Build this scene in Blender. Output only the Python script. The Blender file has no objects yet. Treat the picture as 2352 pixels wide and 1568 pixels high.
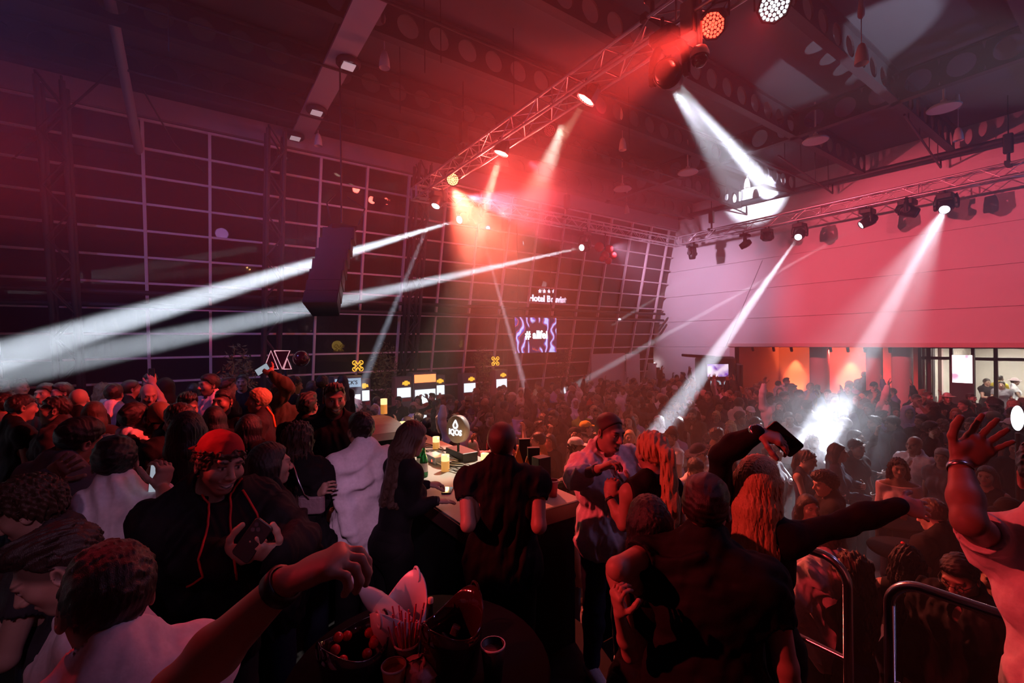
import bpy, math, random
import numpy as np
from mathutils import Vector, Matrix
R_ = math.radians
V = Vector
SC = bpy.context.scene
COL = SC.collection

# ------------------------------------------------------------------ camera, world, exposure
HC = 3.3                      # eye height above the main floor
FLOOR = 0.22                 # top of the main floor
PLAT = 1.1                    # raised platform the photographer stands on
FPX = 1045.0                  # 16 mm lens, in pixels of the 2352 frame
YAW, ROLL = R_(34.8), R_(0.6)
CAM = V((0, 0, HC))
FW = V((math.sin(YAW), math.cos(YAW), 0))
_RT = V((math.cos(YAW), -math.sin(YAW), 0)); _UP = V((0, 0, 1))
RC = _RT * math.cos(ROLL) - _UP * math.sin(ROLL)
UC = _RT * math.sin(ROLL) + _UP * math.cos(ROLL)
cam_data = bpy.data.cameras.new('camera'); cam_data.sensor_width = 36; cam_data.lens = 36 * FPX / 2352
cam_data.clip_start = 0.05; cam_data.clip_end = 200
cam = bpy.data.objects.new('camera', cam_data); COL.objects.link(cam)
cam.matrix_world = Matrix(((RC.x, UC.x, -FW.x, CAM.x), (RC.y, UC.y, -FW.y, CAM.y), (RC.z, UC.z, -FW.z, CAM.z), (0, 0, 0, 1)))
SC.camera = cam
SC.view_settings.view_transform = 'Standard'; SC.view_settings.look = 'None'
SC.view_settings.exposure = 0.0; SC.view_settings.gamma = 1.0; SC.view_settings.use_curve_mapping = False
world = bpy.data.worlds.new('night'); SC.world = world; world.use_nodes = True
world.node_tree.nodes['Background'].inputs[0].default_value = (0.30, 0.10, 0.30, 1)
world.node_tree.nodes['Background'].inputs[1].default_value = 0.010
cy = SC.cycles
cy.max_bounces = 4; cy.diffuse_bounces = 2; cy.glossy_bounces = 2; cy.transmission_bounces = 4
cy.transparent_max_bounces = 10; cy.volume_bounces = 0; cy.caustics_reflective = False; cy.caustics_refractive = False
cy.use_adaptive_sampling = True; cy.adaptive_threshold = 0.02; cy.use_denoising = True
cy.sample_clamp_indirect = 4.0

def ray(px, py): return FW * FPX + RC * (px - 1176) - UC * (py - 784)
def P(px, py, d): return CAM + ray(px, py) * (d / FPX)              # a point of the place at depth d in front of the lens
def on_plane(px, py, n, c):
    r = ray(px, py); n = V(n); return CAM + r * ((c - n.dot(CAM)) / n.dot(r))
def on_z(px, py, z): return on_plane(px, py, (0, 0, 1), z)
def on_x(px, py, x): return on_plane(px, py, (1, 0, 0), x)
def on_y(px, py, y): return on_plane(px, py, (0, 1, 0), y)
def pix(p):
    q = V(p) - CAM; d = q.dot(FW); return (1176 + FPX * q.dot(RC) / d, 784 - FPX * q.dot(UC) / d, d)

# ------------------------------------------------------------------ lights of the hall (stage lamps and added fill spots)
def aim(o, direction): o.rotation_euler = V(direction).to_track_quat('-Z', 'Y').to_euler()
def spot(loc, target, power, color, angle, blend=0.3, size=0.06, falloff=None):
    l = bpy.data.lights.new('stage_or_fill_spot', 'SPOT'); l.energy = power; l.color = color
    l.spot_size = R_(angle); l.spot_blend = blend; l.shadow_soft_size = size
    if falloff:                                                     # collimated beam: does not fall off like a bare bulb
        l.use_nodes = True; nt = l.node_tree; em = nt.nodes['Emission']
        lf = nt.nodes.new('ShaderNodeLightFalloff'); lf.inputs[0].default_value = falloff
        nt.links.new(lf.outputs['Linear'], em.inputs[1])
    o = bpy.data.objects.new('stage_or_fill_spot', l); COL.objects.link(o); o.location = loc; aim(o, V(target) - V(loc)); return o
def point(loc, power, color, size=0.1):
    l = bpy.data.lights.new('lamp_glow', 'POINT'); l.energy = power; l.color = color; l.shadow_soft_size = size
    o = bpy.data.objects.new('lamp_glow', l); COL.objects.link(o); o.location = loc; return o
RED = (1.0, 0.03, 0.05); WARM = (1.0, 0.62, 0.40); WHITE = (0.80, 0.86, 1.0); BLUE = (0.25, 0.42, 1.0); PINK = (1.0, 0.42, 0.50)

XW, YF, LEAN = 16.6, 13.4, 0.2285                                   # white wall, foot of the glass facade, its inward lean
TZ, TX, TX2, TY = 7.0, 4.6, 15.0, 10.6                              # truss rectangle: height, left, right, back
def on_facade(px, py): return on_plane(px, py, (0, 1, LEAN), YF)
def on_truss(px, py): return on_x(px, py, TX)
LT = lambda y, z=6.6: V((TX, y, z))                                  # along the left truss
# red floods hung on the left truss: the white wall, the platform crowd, the haze
spot(LT(8.2, 6.3), (XW, 3.6, 4.3), 8000, (1.0, 0.095, 0.15), 43, 0.5, 0.05)
spot(LT(6.1, 6.3), (XW, 5.0, 3.2), 1500, (1.0, 0.085, 0.13), 54, 0.35, 0.05)
R1 = on_x(1640, 55, TX); R1 = R1 + (P(1200, 420, 3.2) - R1).normalized() * 0.13
spot(R1, (-2.2, 6.0, 2.4), 2600, (1.0, 0.045, 0.035), 38, 0.6, 0.06)   # the guests at the left of the platform
spot(LT(2.2, 6.5), (0.3, 1.3, 2.2), 60, RED, 44, 0.8, 0.06)          # the guests in front
spot(R1, P(1250, 330, 4.6), 700, (1.0, 0.045, 0.03), 34, 0.5, 0.05)
spot(LT(8.8, 6.6), P(1120, 560, 8.5), 7500, (1.0, 0.13, 0.075), 44, 0.9, 0.06)
spot((6.8, 10.2, 6.7), P(1290, 262, 5.5), 2800, (1.0, 0.06, 0.055), 38, 0.9, 0.06)  # added by the back truss to redden the haze, without a fixture
for q_, w_ in (((1152, 375), 90), ((1040, 440), 75), ((1250, 430), 60)): point(on_x(q_[0], q_[1], TX + (1.2 if w_ == 60 else .1)), w_, (1.0, 0.10, 0.075), 0.12)   # added red points by the wash lamps, lifting the glow in the haze
spot(LT(4.4, 6.5), (0.1, 1.1, 2.3), 110, RED, 34, 0.8, 0.05)          # added red rim on the guests at the lower left
spot((-2.6, 3.2, 4.9), (2.1, 1.35, 2.5), 900, (1.0, 0.045, 0.05), 27, 0.7, 0.05)   # unseen red spot added left, on the guests by bar and rails
spot((-1.5, 4.0, 5.4), (0.1, 0.9, 2.6), 130, RED, 17, 0.8, 0.05)  # second unseen red spot, added for the rims at the lower left
spot((-0.6, -1.5, 5.0), (0.95, 3.0, 2.1), 290, (0.90, 0.40, 0.68), 15, 0.9, 0.1)   # added lilac fill from behind on the white shirts
spot((-0.6, -1.5, 5.0), (-0.35, 2.75, 2.2), 110, (0.90, 0.40, 0.68), 13, 0.9, 0.1)  # same added lilac on the T-shirt at the left
# added violet and cold fill of the hall, from no fixture
spot((-3.8, 5.0, 7.6), (3.0, 11.2, 3.2), 800, (0.34, 0.24, 0.90), 72, 0.9, 0.2)
spot((11.2, 10.3, 6.4), (XW, 10.6, 5.2), 1700, (0.85, 0.50, 0.78), 74, 1.0, 0.1)   # added lavender fill on the far end of the white wall
spot((4.4, -1.0, 6.6), (-1.0, 2.6, 1.6), 80, (0.55, 0.36, 0.85), 80, 0.9, 0.3)
spot((0.8, 5.0, 4.0), (1.5, 7.0, 8.7), 60, (0.60, 0.25, 0.75), 130, 0.9, 0.2)
# warm wash beams
W2, W3 = on_x(1350, 222, TX), on_x(1152, 346, TX); W2T, W3T = P(1215, 440, 6.72), P(1100, 520, 8.35)
spot(W2 + (W2T - W2).normalized() * 0.14, W2T, 1500, (1.0, 0.66, 0.46), 15, 0.8, 0.05)
spot(W3 + (W3T - W3).normalized() * 0.14, W3T, 5000, (1.0, 0.62, 0.42), 17, 0.8, 0.05)
# white moving-head beams: (lens, target, power, colour, angle)
BEAMS = [
    (LT(3.26, 6.32), on_x(1770, 440, XW), 26000, WHITE, 3.0),
    (LT(9.68, 6.45), P(838, 868, 8.6), 5500, (0.75, 0.80, 1.0), 1.9),
    (V((6.2, 10.4, 6.45)), P(1205, 885, 13.5), 14000, (1.0, 0.70, 0.85), 2.2),
    (V((5.6, 10.4, 6.45)), P(-60, 838, 5.0), 24000, (0.78, 0.87, 1.0), 2.7),
    (V((9.9, 10.4, 6.2)), P(-60, 876, 5.0), 19000, (0.78, 0.87, 1.0), 1.7),
]
RB = [((1700, 568), (1290, 815), 19.0, 14000, 1.3), ((1833, 545), (1560, 930), 8.6, 7500, 2.6), ((1976, 518), (1500, 785), 14.0, 14000, 1.5), ((2169, 482), (1880, 1000), 6.9, 2200, 3.8)]
for (a, b, d, p, an) in RB: BEAMS.append((on_x(a[0], a[1], TX2), P(b[0], b[1], d), p, WHITE, an))
for (a, b, p, c, an) in BEAMS: spot(a + (b - a).normalized() * 0.02, b, p, c, an, 0.5, 0.04, 6.0)
spot(LT(3.26, 6.2), on_x(1735, 448, XW), 60000, WHITE, 10, 0.6, 0.04)   # added spot by the same head, widens the white patch on the wall
spot(BEAMS[8][0], BEAMS[8][1], 9000, WHITE, 17, 1.0, 0.05)             # added soft spot along the widest beam, brightens the fog
# cold light on the right half of the roof and on the floor at the right
spot((8.2, -1.2, 5.2), on_z(1965, 118, 8.7), 2600, WHITE, 21, 0.35, 0.04)
spot((13.0, 0.0, 6.8), (6.0, 3.5, 0.5), 110, (0.36, 0.48, 1.0), 80, 0.9, 0.1)  # added cold fill, no lamp hangs there
spot((15.5, -1.5, 4.6), (10.5, 4.5, 8.7), 350, (0.25, 0.36, 1.0), 90, 0.9, 0.1)  # added blue fill to cool the roof
# white lamp over the counter
spot(LT(5.2, 6.6), (1.95, 4.0, 2.15), 2000, (1.0, 0.92, 0.78), 15, 0.7, 0.05)
# ------------------------------------------------------------------ materials
MATS = {}
def _nodes(m): m.use_nodes = True; return m.node_tree.nodes, m.node_tree.links, m.node_tree.nodes['Principled BSDF']
def M(name, col=(0.5, 0.5, 0.5), rough=0.6, metal=0.0, noise=0.0, scale=20.0, bump=0.0, emit=None, estr=0.0, spec=None, trans=0.0, alpha=1.0, coat=0.0):
    if name in MATS: return MATS[name]
    m = bpy.data.materials.new(name); n, l, b = _nodes(m)
    b.inputs['Base Color'].default_value = (*col, 1); b.inputs['Roughness'].default_value = rough; b.inputs['Metallic'].default_value = metal
    if spec is not None: b.inputs['Specular IOR Level'].default_value = spec
    if trans: b.inputs['Transmission Weight'].default_value = trans
    if alpha < 1: b.inputs['Alpha'].default_value = alpha
    if coat: b.inputs['Coat Weight'].default_value = coat
    if emit: b.inputs['Emission Color'].default_value = (*emit, 1); b.inputs['Emission Strength'].default_value = estr
    if noise or bump:
        tc = n.new('ShaderNodeTexCoord'); t = n.new('ShaderNodeTexNoise'); t.inputs['Scale'].default_value = scale; t.inputs['Detail'].default_value = 4
        l.new(tc.outputs['Object'], t.inputs['Vector'])
        if noise:
            mx = n.new('ShaderNodeMix'); mx.data_type = 'RGBA'
            mx.inputs[6].default_value = (*[max(0, c * (1 - noise)) for c in col], 1); mx.inputs[7].default_value = (*[min(1, c * (1 + noise)) for c in col], 1)
            l.new(t.outputs['Fac'], mx.inputs[0]); l.new(mx.outputs[2], b.inputs['Base Color'])
        if bump:
            bp = n.new('ShaderNodeBump'); bp.inputs['Strength'].default_value = bump; bp.inputs['Distance'].default_value = 0.01
            l.new(t.outputs['Fac'], bp.inputs['Height']); l.new(bp.outputs[0], b.inputs['Normal'])
    MATS[name] = m; return m
def glow(name, col, strength):
    m = M(name, (0.02, 0.02, 0.02), 0.4, emit=col, estr=strength)
    if 'lobby' not in name: m.cycles.emission_sampling = 'NONE'      # the lamp objects carry the light
    return m

# ------------------------------------------------------------------ mesh collector
class MB:
    def __init__(s): s.v = []; s.f = []; s.sm = []
    def add(s, verts, faces, smooth=False):
        o = len(s.v); s.v.extend(tuple(x) for x in verts); s.f.extend(tuple(i + o for i in f) for f in faces); s.sm.extend([smooth] * len(faces)); return s
    def box(s, c, size, rot=None):
        c = V(c); h = [x / 2 for x in size]
        vs = [V((x * h[0], y * h[1], z * h[2])) for x in (-1, 1) for y in (-1, 1) for z in (-1, 1)]
        if rot is not None: vs = [rot @ q for q in vs]
        return s.add([c + q for q in vs], [(0, 1, 3, 2), (4, 6, 7, 5), (0, 4, 5, 1), (2, 3, 7, 6), (0, 2, 6, 4), (1, 5, 7, 3)])
    def rbox(s, c, size, r, rot=None, n=3):                        # box with rounded vertical edges and a small top bevel
        pts = []
        hx, hy = size[0] / 2 - r, size[1] / 2 - r
        for (cx, cy_, a0) in ((hx, hy, 0), (-hx, hy, 90), (-hx, -hy, 180), (hx, -hy, 270)):
            for k in range(n + 1):
                a = R_(a0 + 90 * k / n); pts.append((cx + r * math.cos(a), cy_ + r * math.sin(a)))
        return s.prism(pts, size[2], c, rot, bevel=min(r, size[2] / 2) * 0.35)
    def prism(s, pts, h, c=(0, 0, 0), rot=None, bevel=0.0):         # outline in XY pushed along Z, centred on c
        c = V(c); n = len(pts); rings = []
        if bevel:
            k = [1 - bevel / max(1e-6, max(abs(p[0]) for p in pts)), 1, 1, 1 - bevel / max(1e-6, max(abs(p[0]) for p in pts))]; z = [-h / 2, -h / 2 + bevel, h / 2 - bevel, h / 2]
        else: k = [1, 1]; z = [-h / 2, h / 2]
        vs = []
        for kk, zz in zip(k, z):
            for p in pts: vs.append(V((p[0] * kk, p[1] * kk, zz)))
        if rot is not None: vs = [rot @ q for q in vs]
        fs = [tuple(range(n - 1, -1, -1)), tuple(range((len(k) - 1) * n, len(k) * n))]
        for r in range(len(k) - 1):
            for i in range(n): j = (i + 1) % n; fs.append((r * n + i, r * n + j, (r + 1) * n + j, (r + 1) * n + i))
        return s.add([c + q for q in vs], fs)
    def cyl(s, a, b, ra, rb=None, n=12, cap=True):
        a, b = V(a), V(b); rb = ra if rb is None else rb; d = (b - a).normalized(); u = d.orthogonal().normalized(); w = d.cross(u)
        vs = [p + (u * math.cos(2 * math.pi * i / n) + w * math.sin(2 * math.pi * i / n)) * r for p, r in ((a, ra), (b, rb)) for i in range(n)]
        s.add(vs, [(i, (i + 1) % n, n + (i + 1) % n, n + i) for i in range(n)], True)
        if cap: s.add(vs, [tuple(range(n - 1, -1, -1)), tuple(range(n, 2 * n))])
        return s
    def tube(s, pts, r, n=8, cap=True):
        pts = [V(p) for p in pts]; vs = []; u = None
        for i, p in enumerate(pts):
            d = (pts[min(i + 1, len(pts) - 1)] - pts[max(i - 1, 0)]).normalized()
            u = d.orthogonal().normalized() if u is None else (u - d * u.dot(d)).normalized()
            w = d.cross(u); rr = r[i] if isinstance(r, (list, tuple)) else r
            vs += [p + (u * math.cos(2 * math.pi * k / n) + w * math.sin(2 * math.pi * k / n)) * rr for k in range(n)]
        fs = [(i * n + k, i * n + (k + 1) % n, (i + 1) * n + (k + 1) % n, (i + 1) * n + k) for i in range(len(pts) - 1) for k in range(n)]
        s.add(vs, fs, True)
        if cap: s.add(vs, [tuple(range(n - 1, -1, -1)), tuple(range((len(pts) - 1) * n, len(pts) * n))])
        return s
    def lathe(s, prof, c=(0, 0, 0), rot=None, n=24, smooth=True):   # prof: (radius, z) from bottom to top
        c = V(c); vs = []
        for r, z in prof: vs += [V((r * math.cos(2 * math.pi * k / n), r * math.sin(2 * math.pi * k / n), z)) for k in range(n)]
        if rot is not None: vs = [rot @ q for q in vs]
        fs = [(i * n + k, i * n + (k + 1) % n, (i + 1) * n + (k + 1) % n, (i + 1) * n + k) for i in range(len(prof) - 1) for k in range(n)]
        return s.add([c + q for q in vs], fs, smooth)
    def ball(s, c, r, n=16, sc=(1, 1, 1), rot=None):
        m = n // 2; prof = [(max(1e-4, math.sin(math.pi * i / m)), -math.cos(math.pi * i / m)) for i in range(m + 1)]
        o = len(s.v); s.lathe(prof, (0, 0, 0), None, n); q = [V((p[0] * r * sc[0], p[1] * r * sc[1], p[2] * r * sc[2])) for p in s.v[o:]]
        if rot is not None: q = [rot @ p for p in q]
        s.v[o:] = [tuple(V(c) + p) for p in q]; return s
    def quad(s, a, b, c, d): return s.add([a, b, c, d], [(0, 1, 2, 3)])
    def build(s, name, mat, parent=None, at=None):
        me = bpy.data.meshes.new(name); o = bpy.data.objects.new(name, me); COL.objects.link(o)
        org = V((0, 0, 0))
        if parent is not None:
            o.parent = parent; q = parent
            while q is not None: org = org + q.location; q = q.parent
        elif at is not None: org = V(at); o.location = org
        me.from_pydata([(x[0] - org.x, x[1] - org.y, x[2] - org.z) for x in s.v], [], s.f)
        me.polygons.foreach_set('use_smooth', s.sm); me.materials.append(mat); me.update(); return o
def tag(o, label, cat, group=None, kind=None):
    if label: o['label'] = label
    if cat: o['category'] = cat
    if group: o['group'] = group
    if kind: o['kind'] = kind
    return o
def root(name, loc, label, cat, group=None):
    o = bpy.data.objects.new(name, None); COL.objects.link(o); o.location = loc; o.empty_display_size = 0.1
    return tag(o, label, cat, group)
def struct(mb, name, mat): return tag(mb.build(name, mat), None, None, None, 'structure')
def text_mb(txt, size, c, xdir, ydir, depth=0.01, font_sx=1.0, bold=0.0, center=True):   # raised lettering as a mesh
    cu = bpy.data.curves.new('lettering', 'FONT'); cu.body = txt; cu.size = size; cu.extrude = depth / 2; cu.offset = bold; cu.resolution_u = 3
    if center: cu.align_x = 'CENTER'; cu.align_y = 'CENTER'
    ob = bpy.data.objects.new('lettering', cu); COL.objects.link(ob)
    dg = bpy.context.evaluated_depsgraph_get(); me = bpy.data.meshes.new_from_object(ob.evaluated_get(dg))
    x, y = V(xdir).normalized(), V(ydir).normalized(); z = x.cross(y); c = V(c); mb = MB()
    mb.add([c + x * (v.co.x * font_sx) + y * v.co.y + z * v.co.z for v in me.vertices], [tuple(p.vertices) for p in me.polygons])
    bpy.data.objects.remove(ob); bpy.data.curves.remove(cu); bpy.data.meshes.remove(me); return mb
def arc(c, r, a0, a1, n, u, w): return [V(c) + (V(u) * math.cos(R_(a0 + (a1 - a0) * i / n)) + V(w) * math.sin(R_(a0 + (a1 - a0) * i / n))) * r for i in range(n + 1)]
# ------------------------------------------------------------------ the hall
m_white = M('white_wall_panel', (0.80, 0.78, 0.80), 0.55, noise=0.03, scale=3)
m_dark = M('dark_steel', (0.035, 0.032, 0.04), 0.5, 0.3, noise=0.3, scale=6)
m_grey = M('grey_paint', (0.30, 0.27, 0.30), 0.5, 0.0, noise=0.08, scale=8)
m_mull = M('mullion_paint', (0.80, 0.72, 0.76), 0.4, 0.0, noise=0.05, scale=10)
m_roof = M('roof_sheet', (0.085, 0.08, 0.10), 0.7, noise=0.1, scale=2)
m_floor = M('polished_floor', (0.16, 0.13, 0.15), 0.25, noise=0.2, scale=5)
m_black = M('black_plastic', (0.012, 0.012, 0.014), 0.45, noise=0.3, scale=30)
m_blackmatt = M('black_paint', (0.008, 0.007, 0.009), 0.8, noise=0.3, scale=14, spec=0.15)
m_alu = M('truss_aluminium', (0.72, 0.70, 0.73), 0.3, 0.85, noise=0.06, scale=40)
m_chrome = M('brushed_steel', (0.62, 0.60, 0.62), 0.22, 1.0, noise=0.05, scale=60)
ROOF = 8.8
fac = lambda z, off=0.0: YF - LEAN * z - off                          # y of the leaning facade at height z
struct(MB().box((8, 4.5, FLOOR - 0.05), (30, 19.5, 0.1)), 'floor', m_floor)
struct(MB().box((7, 6, ROOF + 0.1), (24, 24, 0.2)), 'ceiling', m_roof)
# raised platform in the corner where the photographer stands, with its skirting board and edge strip
EDGE = [(-6.5, -3.0), (2.98, -3.0), (2.98, 2.40), (2.45, 2.40), (2.45, 6.4), (1.2, 6.4), (1.2, 12.3), (-6.5, 12.3)]
pl = MB(); pl.prism(EDGE, PLAT, (0, 0, PLAT / 2)); pl.build('platform', M('platform_boards', (0.018, 0.015, 0.018), 0.85, noise=0.3, scale=4, spec=0.15))
tag(bpy.data.objects['platform'], 'black raised platform under the bar and the front row of guests', 'platform', None, 'structure')
# white wall: five courses of wide panels, opening below
wb = MB(); zz = [3.0, 4.05, 5.1, 6.15, 7.2, 8.25, 9.0]
for a, b in zip(zz, zz[1:]): wb.box((XW + 0.15, 5.55, (a + b) / 2), (0.3, 14.7, b - a - 0.012))
wb.box((XW + 0.2, 5.55, 6.0), (0.3, 14.7, 5.98))
struct(wb, 'wall_right', m_white)
wl = MB(); wl.box((XW + 0.15, 11.1, 1.5), (0.3, 3.7, 3.0)); struct(wl, 'wall_right_lower', m_white)
jt = MB().cyl((XW - 0.006, 9.6, 3.0), (XW - 0.006, 8.2, 6.1), 0.008); struct(jt, 'trim_1', m_grey)
# recess under the wall: back wall, soffit, pillars
m_rec = M('recess_plaster', (0.72, 0.52, 0.50), 0.7, noise=0.04, scale=4)
struct(MB().box((20.1, 6.8, 1.55), (0.2, 5.2, 3.1)), 'wall_recess_back', m_rec)
struct(MB().box((18.3, 9.35, 1.55), (3.4, 0.2, 3.1)), 'wall_recess_side', m_rec)
struct(MB().box((18.4, 3.0, 3.08), (3.7, 13, 0.12)), 'ceiling_recess', m_rec)
for i, px in enumerate((1882, 2008, 2072)):
    q = on_x(px, 830, 18.3 - 0.2 * i); struct(MB().cyl((q.x, q.y, 0), (q.x, q.y, 3.02), (0.30, 0.22, 0.26)[i], n=24), 'pillar_%d' % (i + 1), m_rec)
struct(MB().box((18.9, 4.3, 1.5), (0.25, 0.3, 3.0)), 'pillar_4', M('dark_door_panel', (0.05, 0.04, 0.05), 0.5))
# facade: glass panes, mullions, transoms, top band
MX = [-4.2 + 1.12 * k for k in range(19)]; TZS = [0.37 + 0.53 * k for k in range(15)]
m_glass = bpy.data.materials.new('facade_glass'); m_glass.use_nodes = True
n_, l_ = m_glass.node_tree.nodes, m_glass.node_tree.links; n_.clear()
o_ = n_.new('ShaderNodeOutputMaterial'); mx_ = n_.new('ShaderNodeMixShader'); fr_ = n_.new('ShaderNodeFresnel'); fr_.inputs[0].default_value = 1.5
tr_ = n_.new('ShaderNodeBsdfTransparent'); tr_.inputs[0].default_value = (0.55, 0.50, 0.56, 1); gl_ = n_.new('ShaderNodeBsdfGlossy'); gl_.inputs['Roughness'].default_value = 0.02; gl_.inputs[0].default_value = (0.9, 0.9, 0.9, 1)
l_.new(fr_.outputs[0], mx_.inputs[0]); l_.new(tr_.outputs[0], mx_.inputs[1]); l_.new(gl_.outputs[0], mx_.inputs[2]); l_.new(mx_.outputs[0], o_.inputs[0])
wi = 0
for k in range(len(MX) - 1):                                          # one glazed bay between each pair of mullions
    wi += 1; g = MB(); x0, x1 = MX[k], MX[k + 1]
    for a, b in zip(TZS, TZS[1:]):
        t = 0.012; ya, yb = fac(a, -0.03), fac(b, -0.03)
        g.add([(x0, ya, a), (x1, ya, a), (x1, yb, b), (x0, yb, b), (x0, ya + t, a), (x1, ya + t, a), (x1, yb + t, b), (x0, yb + t, b)],
              [(0, 1, 2, 3), (7, 6, 5, 4), (0, 4, 5, 1), (1, 5, 6, 2), (2, 6, 7, 3), (3, 7, 4, 0)])
    struct(g, 'window_%d' % wi, m_glass)
for i, x in enumerate(MX):
    a, b = V((x, fac(0.0, 0.03), 0)), V((x, fac(7.8, 0.03), 7.8)); rot = Matrix.Rotation(math.atan(LEAN), 3, 'X')
    struct(MB().box((a + b) / 2, (0.055, 0.09, (b - a).length), rot), 'mullion_%d_trim' % (i + 1), m_mull)
for i, z in enumerate(TZS):
    struct(MB().box(((MX[0] + 16.4) / 2, fac(z, 0.02), z), (16.4 - MX[0], 0.05, 0.045)), 'transom_%d_trim' % (i + 1), m_mull)
struct(MB().box((6.1, fac(8.1, 0.0), 8.05), (20.6, 0.12, 0.42)), 'trim_2', M('eaves_band', (0.36, 0.28, 0.33), 0.6, noise=0.1, scale=3))
struct(MB().box((6.1, fac(8.5, 0.25), 8.55), (20.6, 0.35, 0.5)), 'trim_3', m_dark)
struct(MB().box((6.1, 13.45, 0.19), (20.6, 0.3, 0.38)), 'baseboard_back', m_dark)
# wall behind the photographer's left, outside the picture
struct(MB().box((-6.6, 5, 4.4), (0.2, 19, 8.8)), 'wall_left', m_grey)
struct(MB().box((7, -5.0, 4.4), (27.4, 0.2, 8.8)), 'wall_back', m_grey)
# dark lattice columns standing inside the glass
def column(x, label):
    r = root('lattice_column', (x, fac(0, 0.6), 0), label, 'column'); w = 0.16
    for sx in (-1, 1):
        for sy in (-1, 1): MB().cyl((x + sx * w, fac(0, 0.6) + sy * w, 0), (x + sx * w, fac(7.9, 0.55) + sy * w, 7.9), 0.045, n=8).build('chord', m_dark, r)
    lb = MB(); z = 0.3
    while z < 7.6:
        for sy in (-1, 1):
            s = 1 if int(z / 0.45) % 2 else -1
            lb.cyl((x - s * w, fac(z, 0.6) + sy * w, z), (x + s * w, fac(z + .45, 0.6) + sy * w, z + 0.45), 0.018, n=6)
            lb.cyl((x + sy * w, fac(z, 0.6) - s * w, z), (x + sy * w, fac(z + .45, 0.6) + s * w, z + 0.45), 0.018, n=6)
        z += 0.45
    lb.build('bracing', m_dark, r)
column(on_facade(165, 700).x, 'dark steel lattice column before the glass at the far left of the hall')
column(on_facade(618, 700).x, 'dark steel lattice column before the glass, next to the hanging speaker column')
column(on_facade(930, 700).x, 'dark steel lattice column before the glass, above the pair of drinks fridges')
# horizontal wind girder across the glass at gallery height
for i, z in enumerate((4.12, 4.38)): struct(MB().cyl((-4.2, fac(z, 0.35), z), (16.2, fac(z, 0.35), z), 0.05, n=8), 'wind_girder_%d_trim' % (i + 1), m_dark)
# roof: castellated beams with round holes running along the glass
def cast_beam(y, x0, x1, z=8.42, h=0.6, hole=0.19, pitch=0.55, axis='x', thick=0.03):
    mb = MB(); n = int((x1 - x0) / pitch); K = 16
    def pt(u, w, t): return (x0 + u, y + t, z + w) if axis == 'x' else (y + t, x0 + u, z + w)
    for i in range(n):
        u0, u1 = i * pitch, (i + 1) * pitch; uc = (u0 + u1) / 2
        ring = [(uc + hole * math.cos(2 * math.pi * k / K), hole * math.sin(2 * math.pi * k / K)) for k in range(K)]
        out = []
        for k in range(K):
            a = 2 * math.pi * k / K; ca, sa = math.cos(a), math.sin(a); t = min((pitch / 2) / max(1e-6, abs(ca)), (h / 2) / max(1e-6, abs(sa))); out.append((uc + ca * t, sa * t))
        for tt, flip in ((-thick / 2, 0), (thick / 2, 1)):
            vs = [pt(*q, tt) for q in ring] + [pt(*q, tt) for q in out]
            mb.add(vs, [((k, K + k, K + (k + 1) % K, (k + 1) % K) if flip else (k, (k + 1) % K, K + (k + 1) % K, K + k)) for k in range(K)])
        mb.add([pt(*q, -thick / 2) for q in ring] + [pt(*q, thick / 2) for q in ring], [(k, (k + 1) % K, K + (k + 1) % K, K + k) for k in range(K)])
    L = n * pitch
    for w in (-h / 2, h / 2):
        mb.box(pt(L / 2, w, 0), (L, 0.16, 0.03) if axis == 'x' else (0.16, L, 0.03))
    return mb
m_beam = M('roof_beam_paint', (0.04, 0.035, 0.045), 0.6, noise=0.1, scale=5)
i = 0
for y, xa, xb in ((1.2, -4, 16.5), (3.15, -4, 16.5), (5.08, -4, 16.5), (7.0, -4, 16.5), (8.92, -4, 16.5), (10.8, -4, 16.5)):
    i += 1; struct(cast_beam(y, xa, xb), 'roof_beam_%d' % i, m_beam)
for x in (2.05, 11.85):
    i += 1; struct(cast_beam(x, 0.0, 11.2, 8.40, 0.56, 0.21, 0.62, 'y', 0.05), 'roof_beam_%d' % i, m_beam)
struct(MB().box((2.05, 6.0, 8.11), (0.42, 11.0, 0.05)), 'roof_beam_9', M('flange_paint', (0.42, 0.36, 0.42), 0.6))
# thin service pipes and the big raking tube
def pipe(name, pts, r, label, m=m_dark, cat='pipe'): return tag(MB().tube(pts, r).build(name, m, None, pts[0]), label, cat)
pipe('raking_tube', [on_z(240, -60, 8.6), on_facade(320, 350)], 0.075, 'thick grey steel tube raking from the roof down to the top of the glass', m_grey)
pipe('stay_cable', [on_z(305, 165, 8.3), on_facade(400, 330), on_facade(560, 485), on_facade(650, 545), on_facade(727, 553)], 0.016, 'black cable sagging across the glass to the hanging speaker column', m_black, 'cable')
pipe('stay_cable', [on_z(270, 150, 8.2), on_facade(30, 365)], 0.02, 'black stay cable running down to the far left edge of the glass', m_black, 'cable')
for k, (y, x0, x1, z) in enumerate(((10.0, -4, 9, 7.95), (8.2, -4, 12, 8.05), (6.1, 1, 15.8, 8.0))):
    pipe('sprinkler_pipe', [(x0, y, z), (x1, y, z)], 0.022, ('thin sprinkler pipe under the roof nearest the glass', 'thin sprinkler pipe under the roof, the second from the glass', 'thin sprinkler pipe under the roof, above the red lamp haze')[k])
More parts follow.
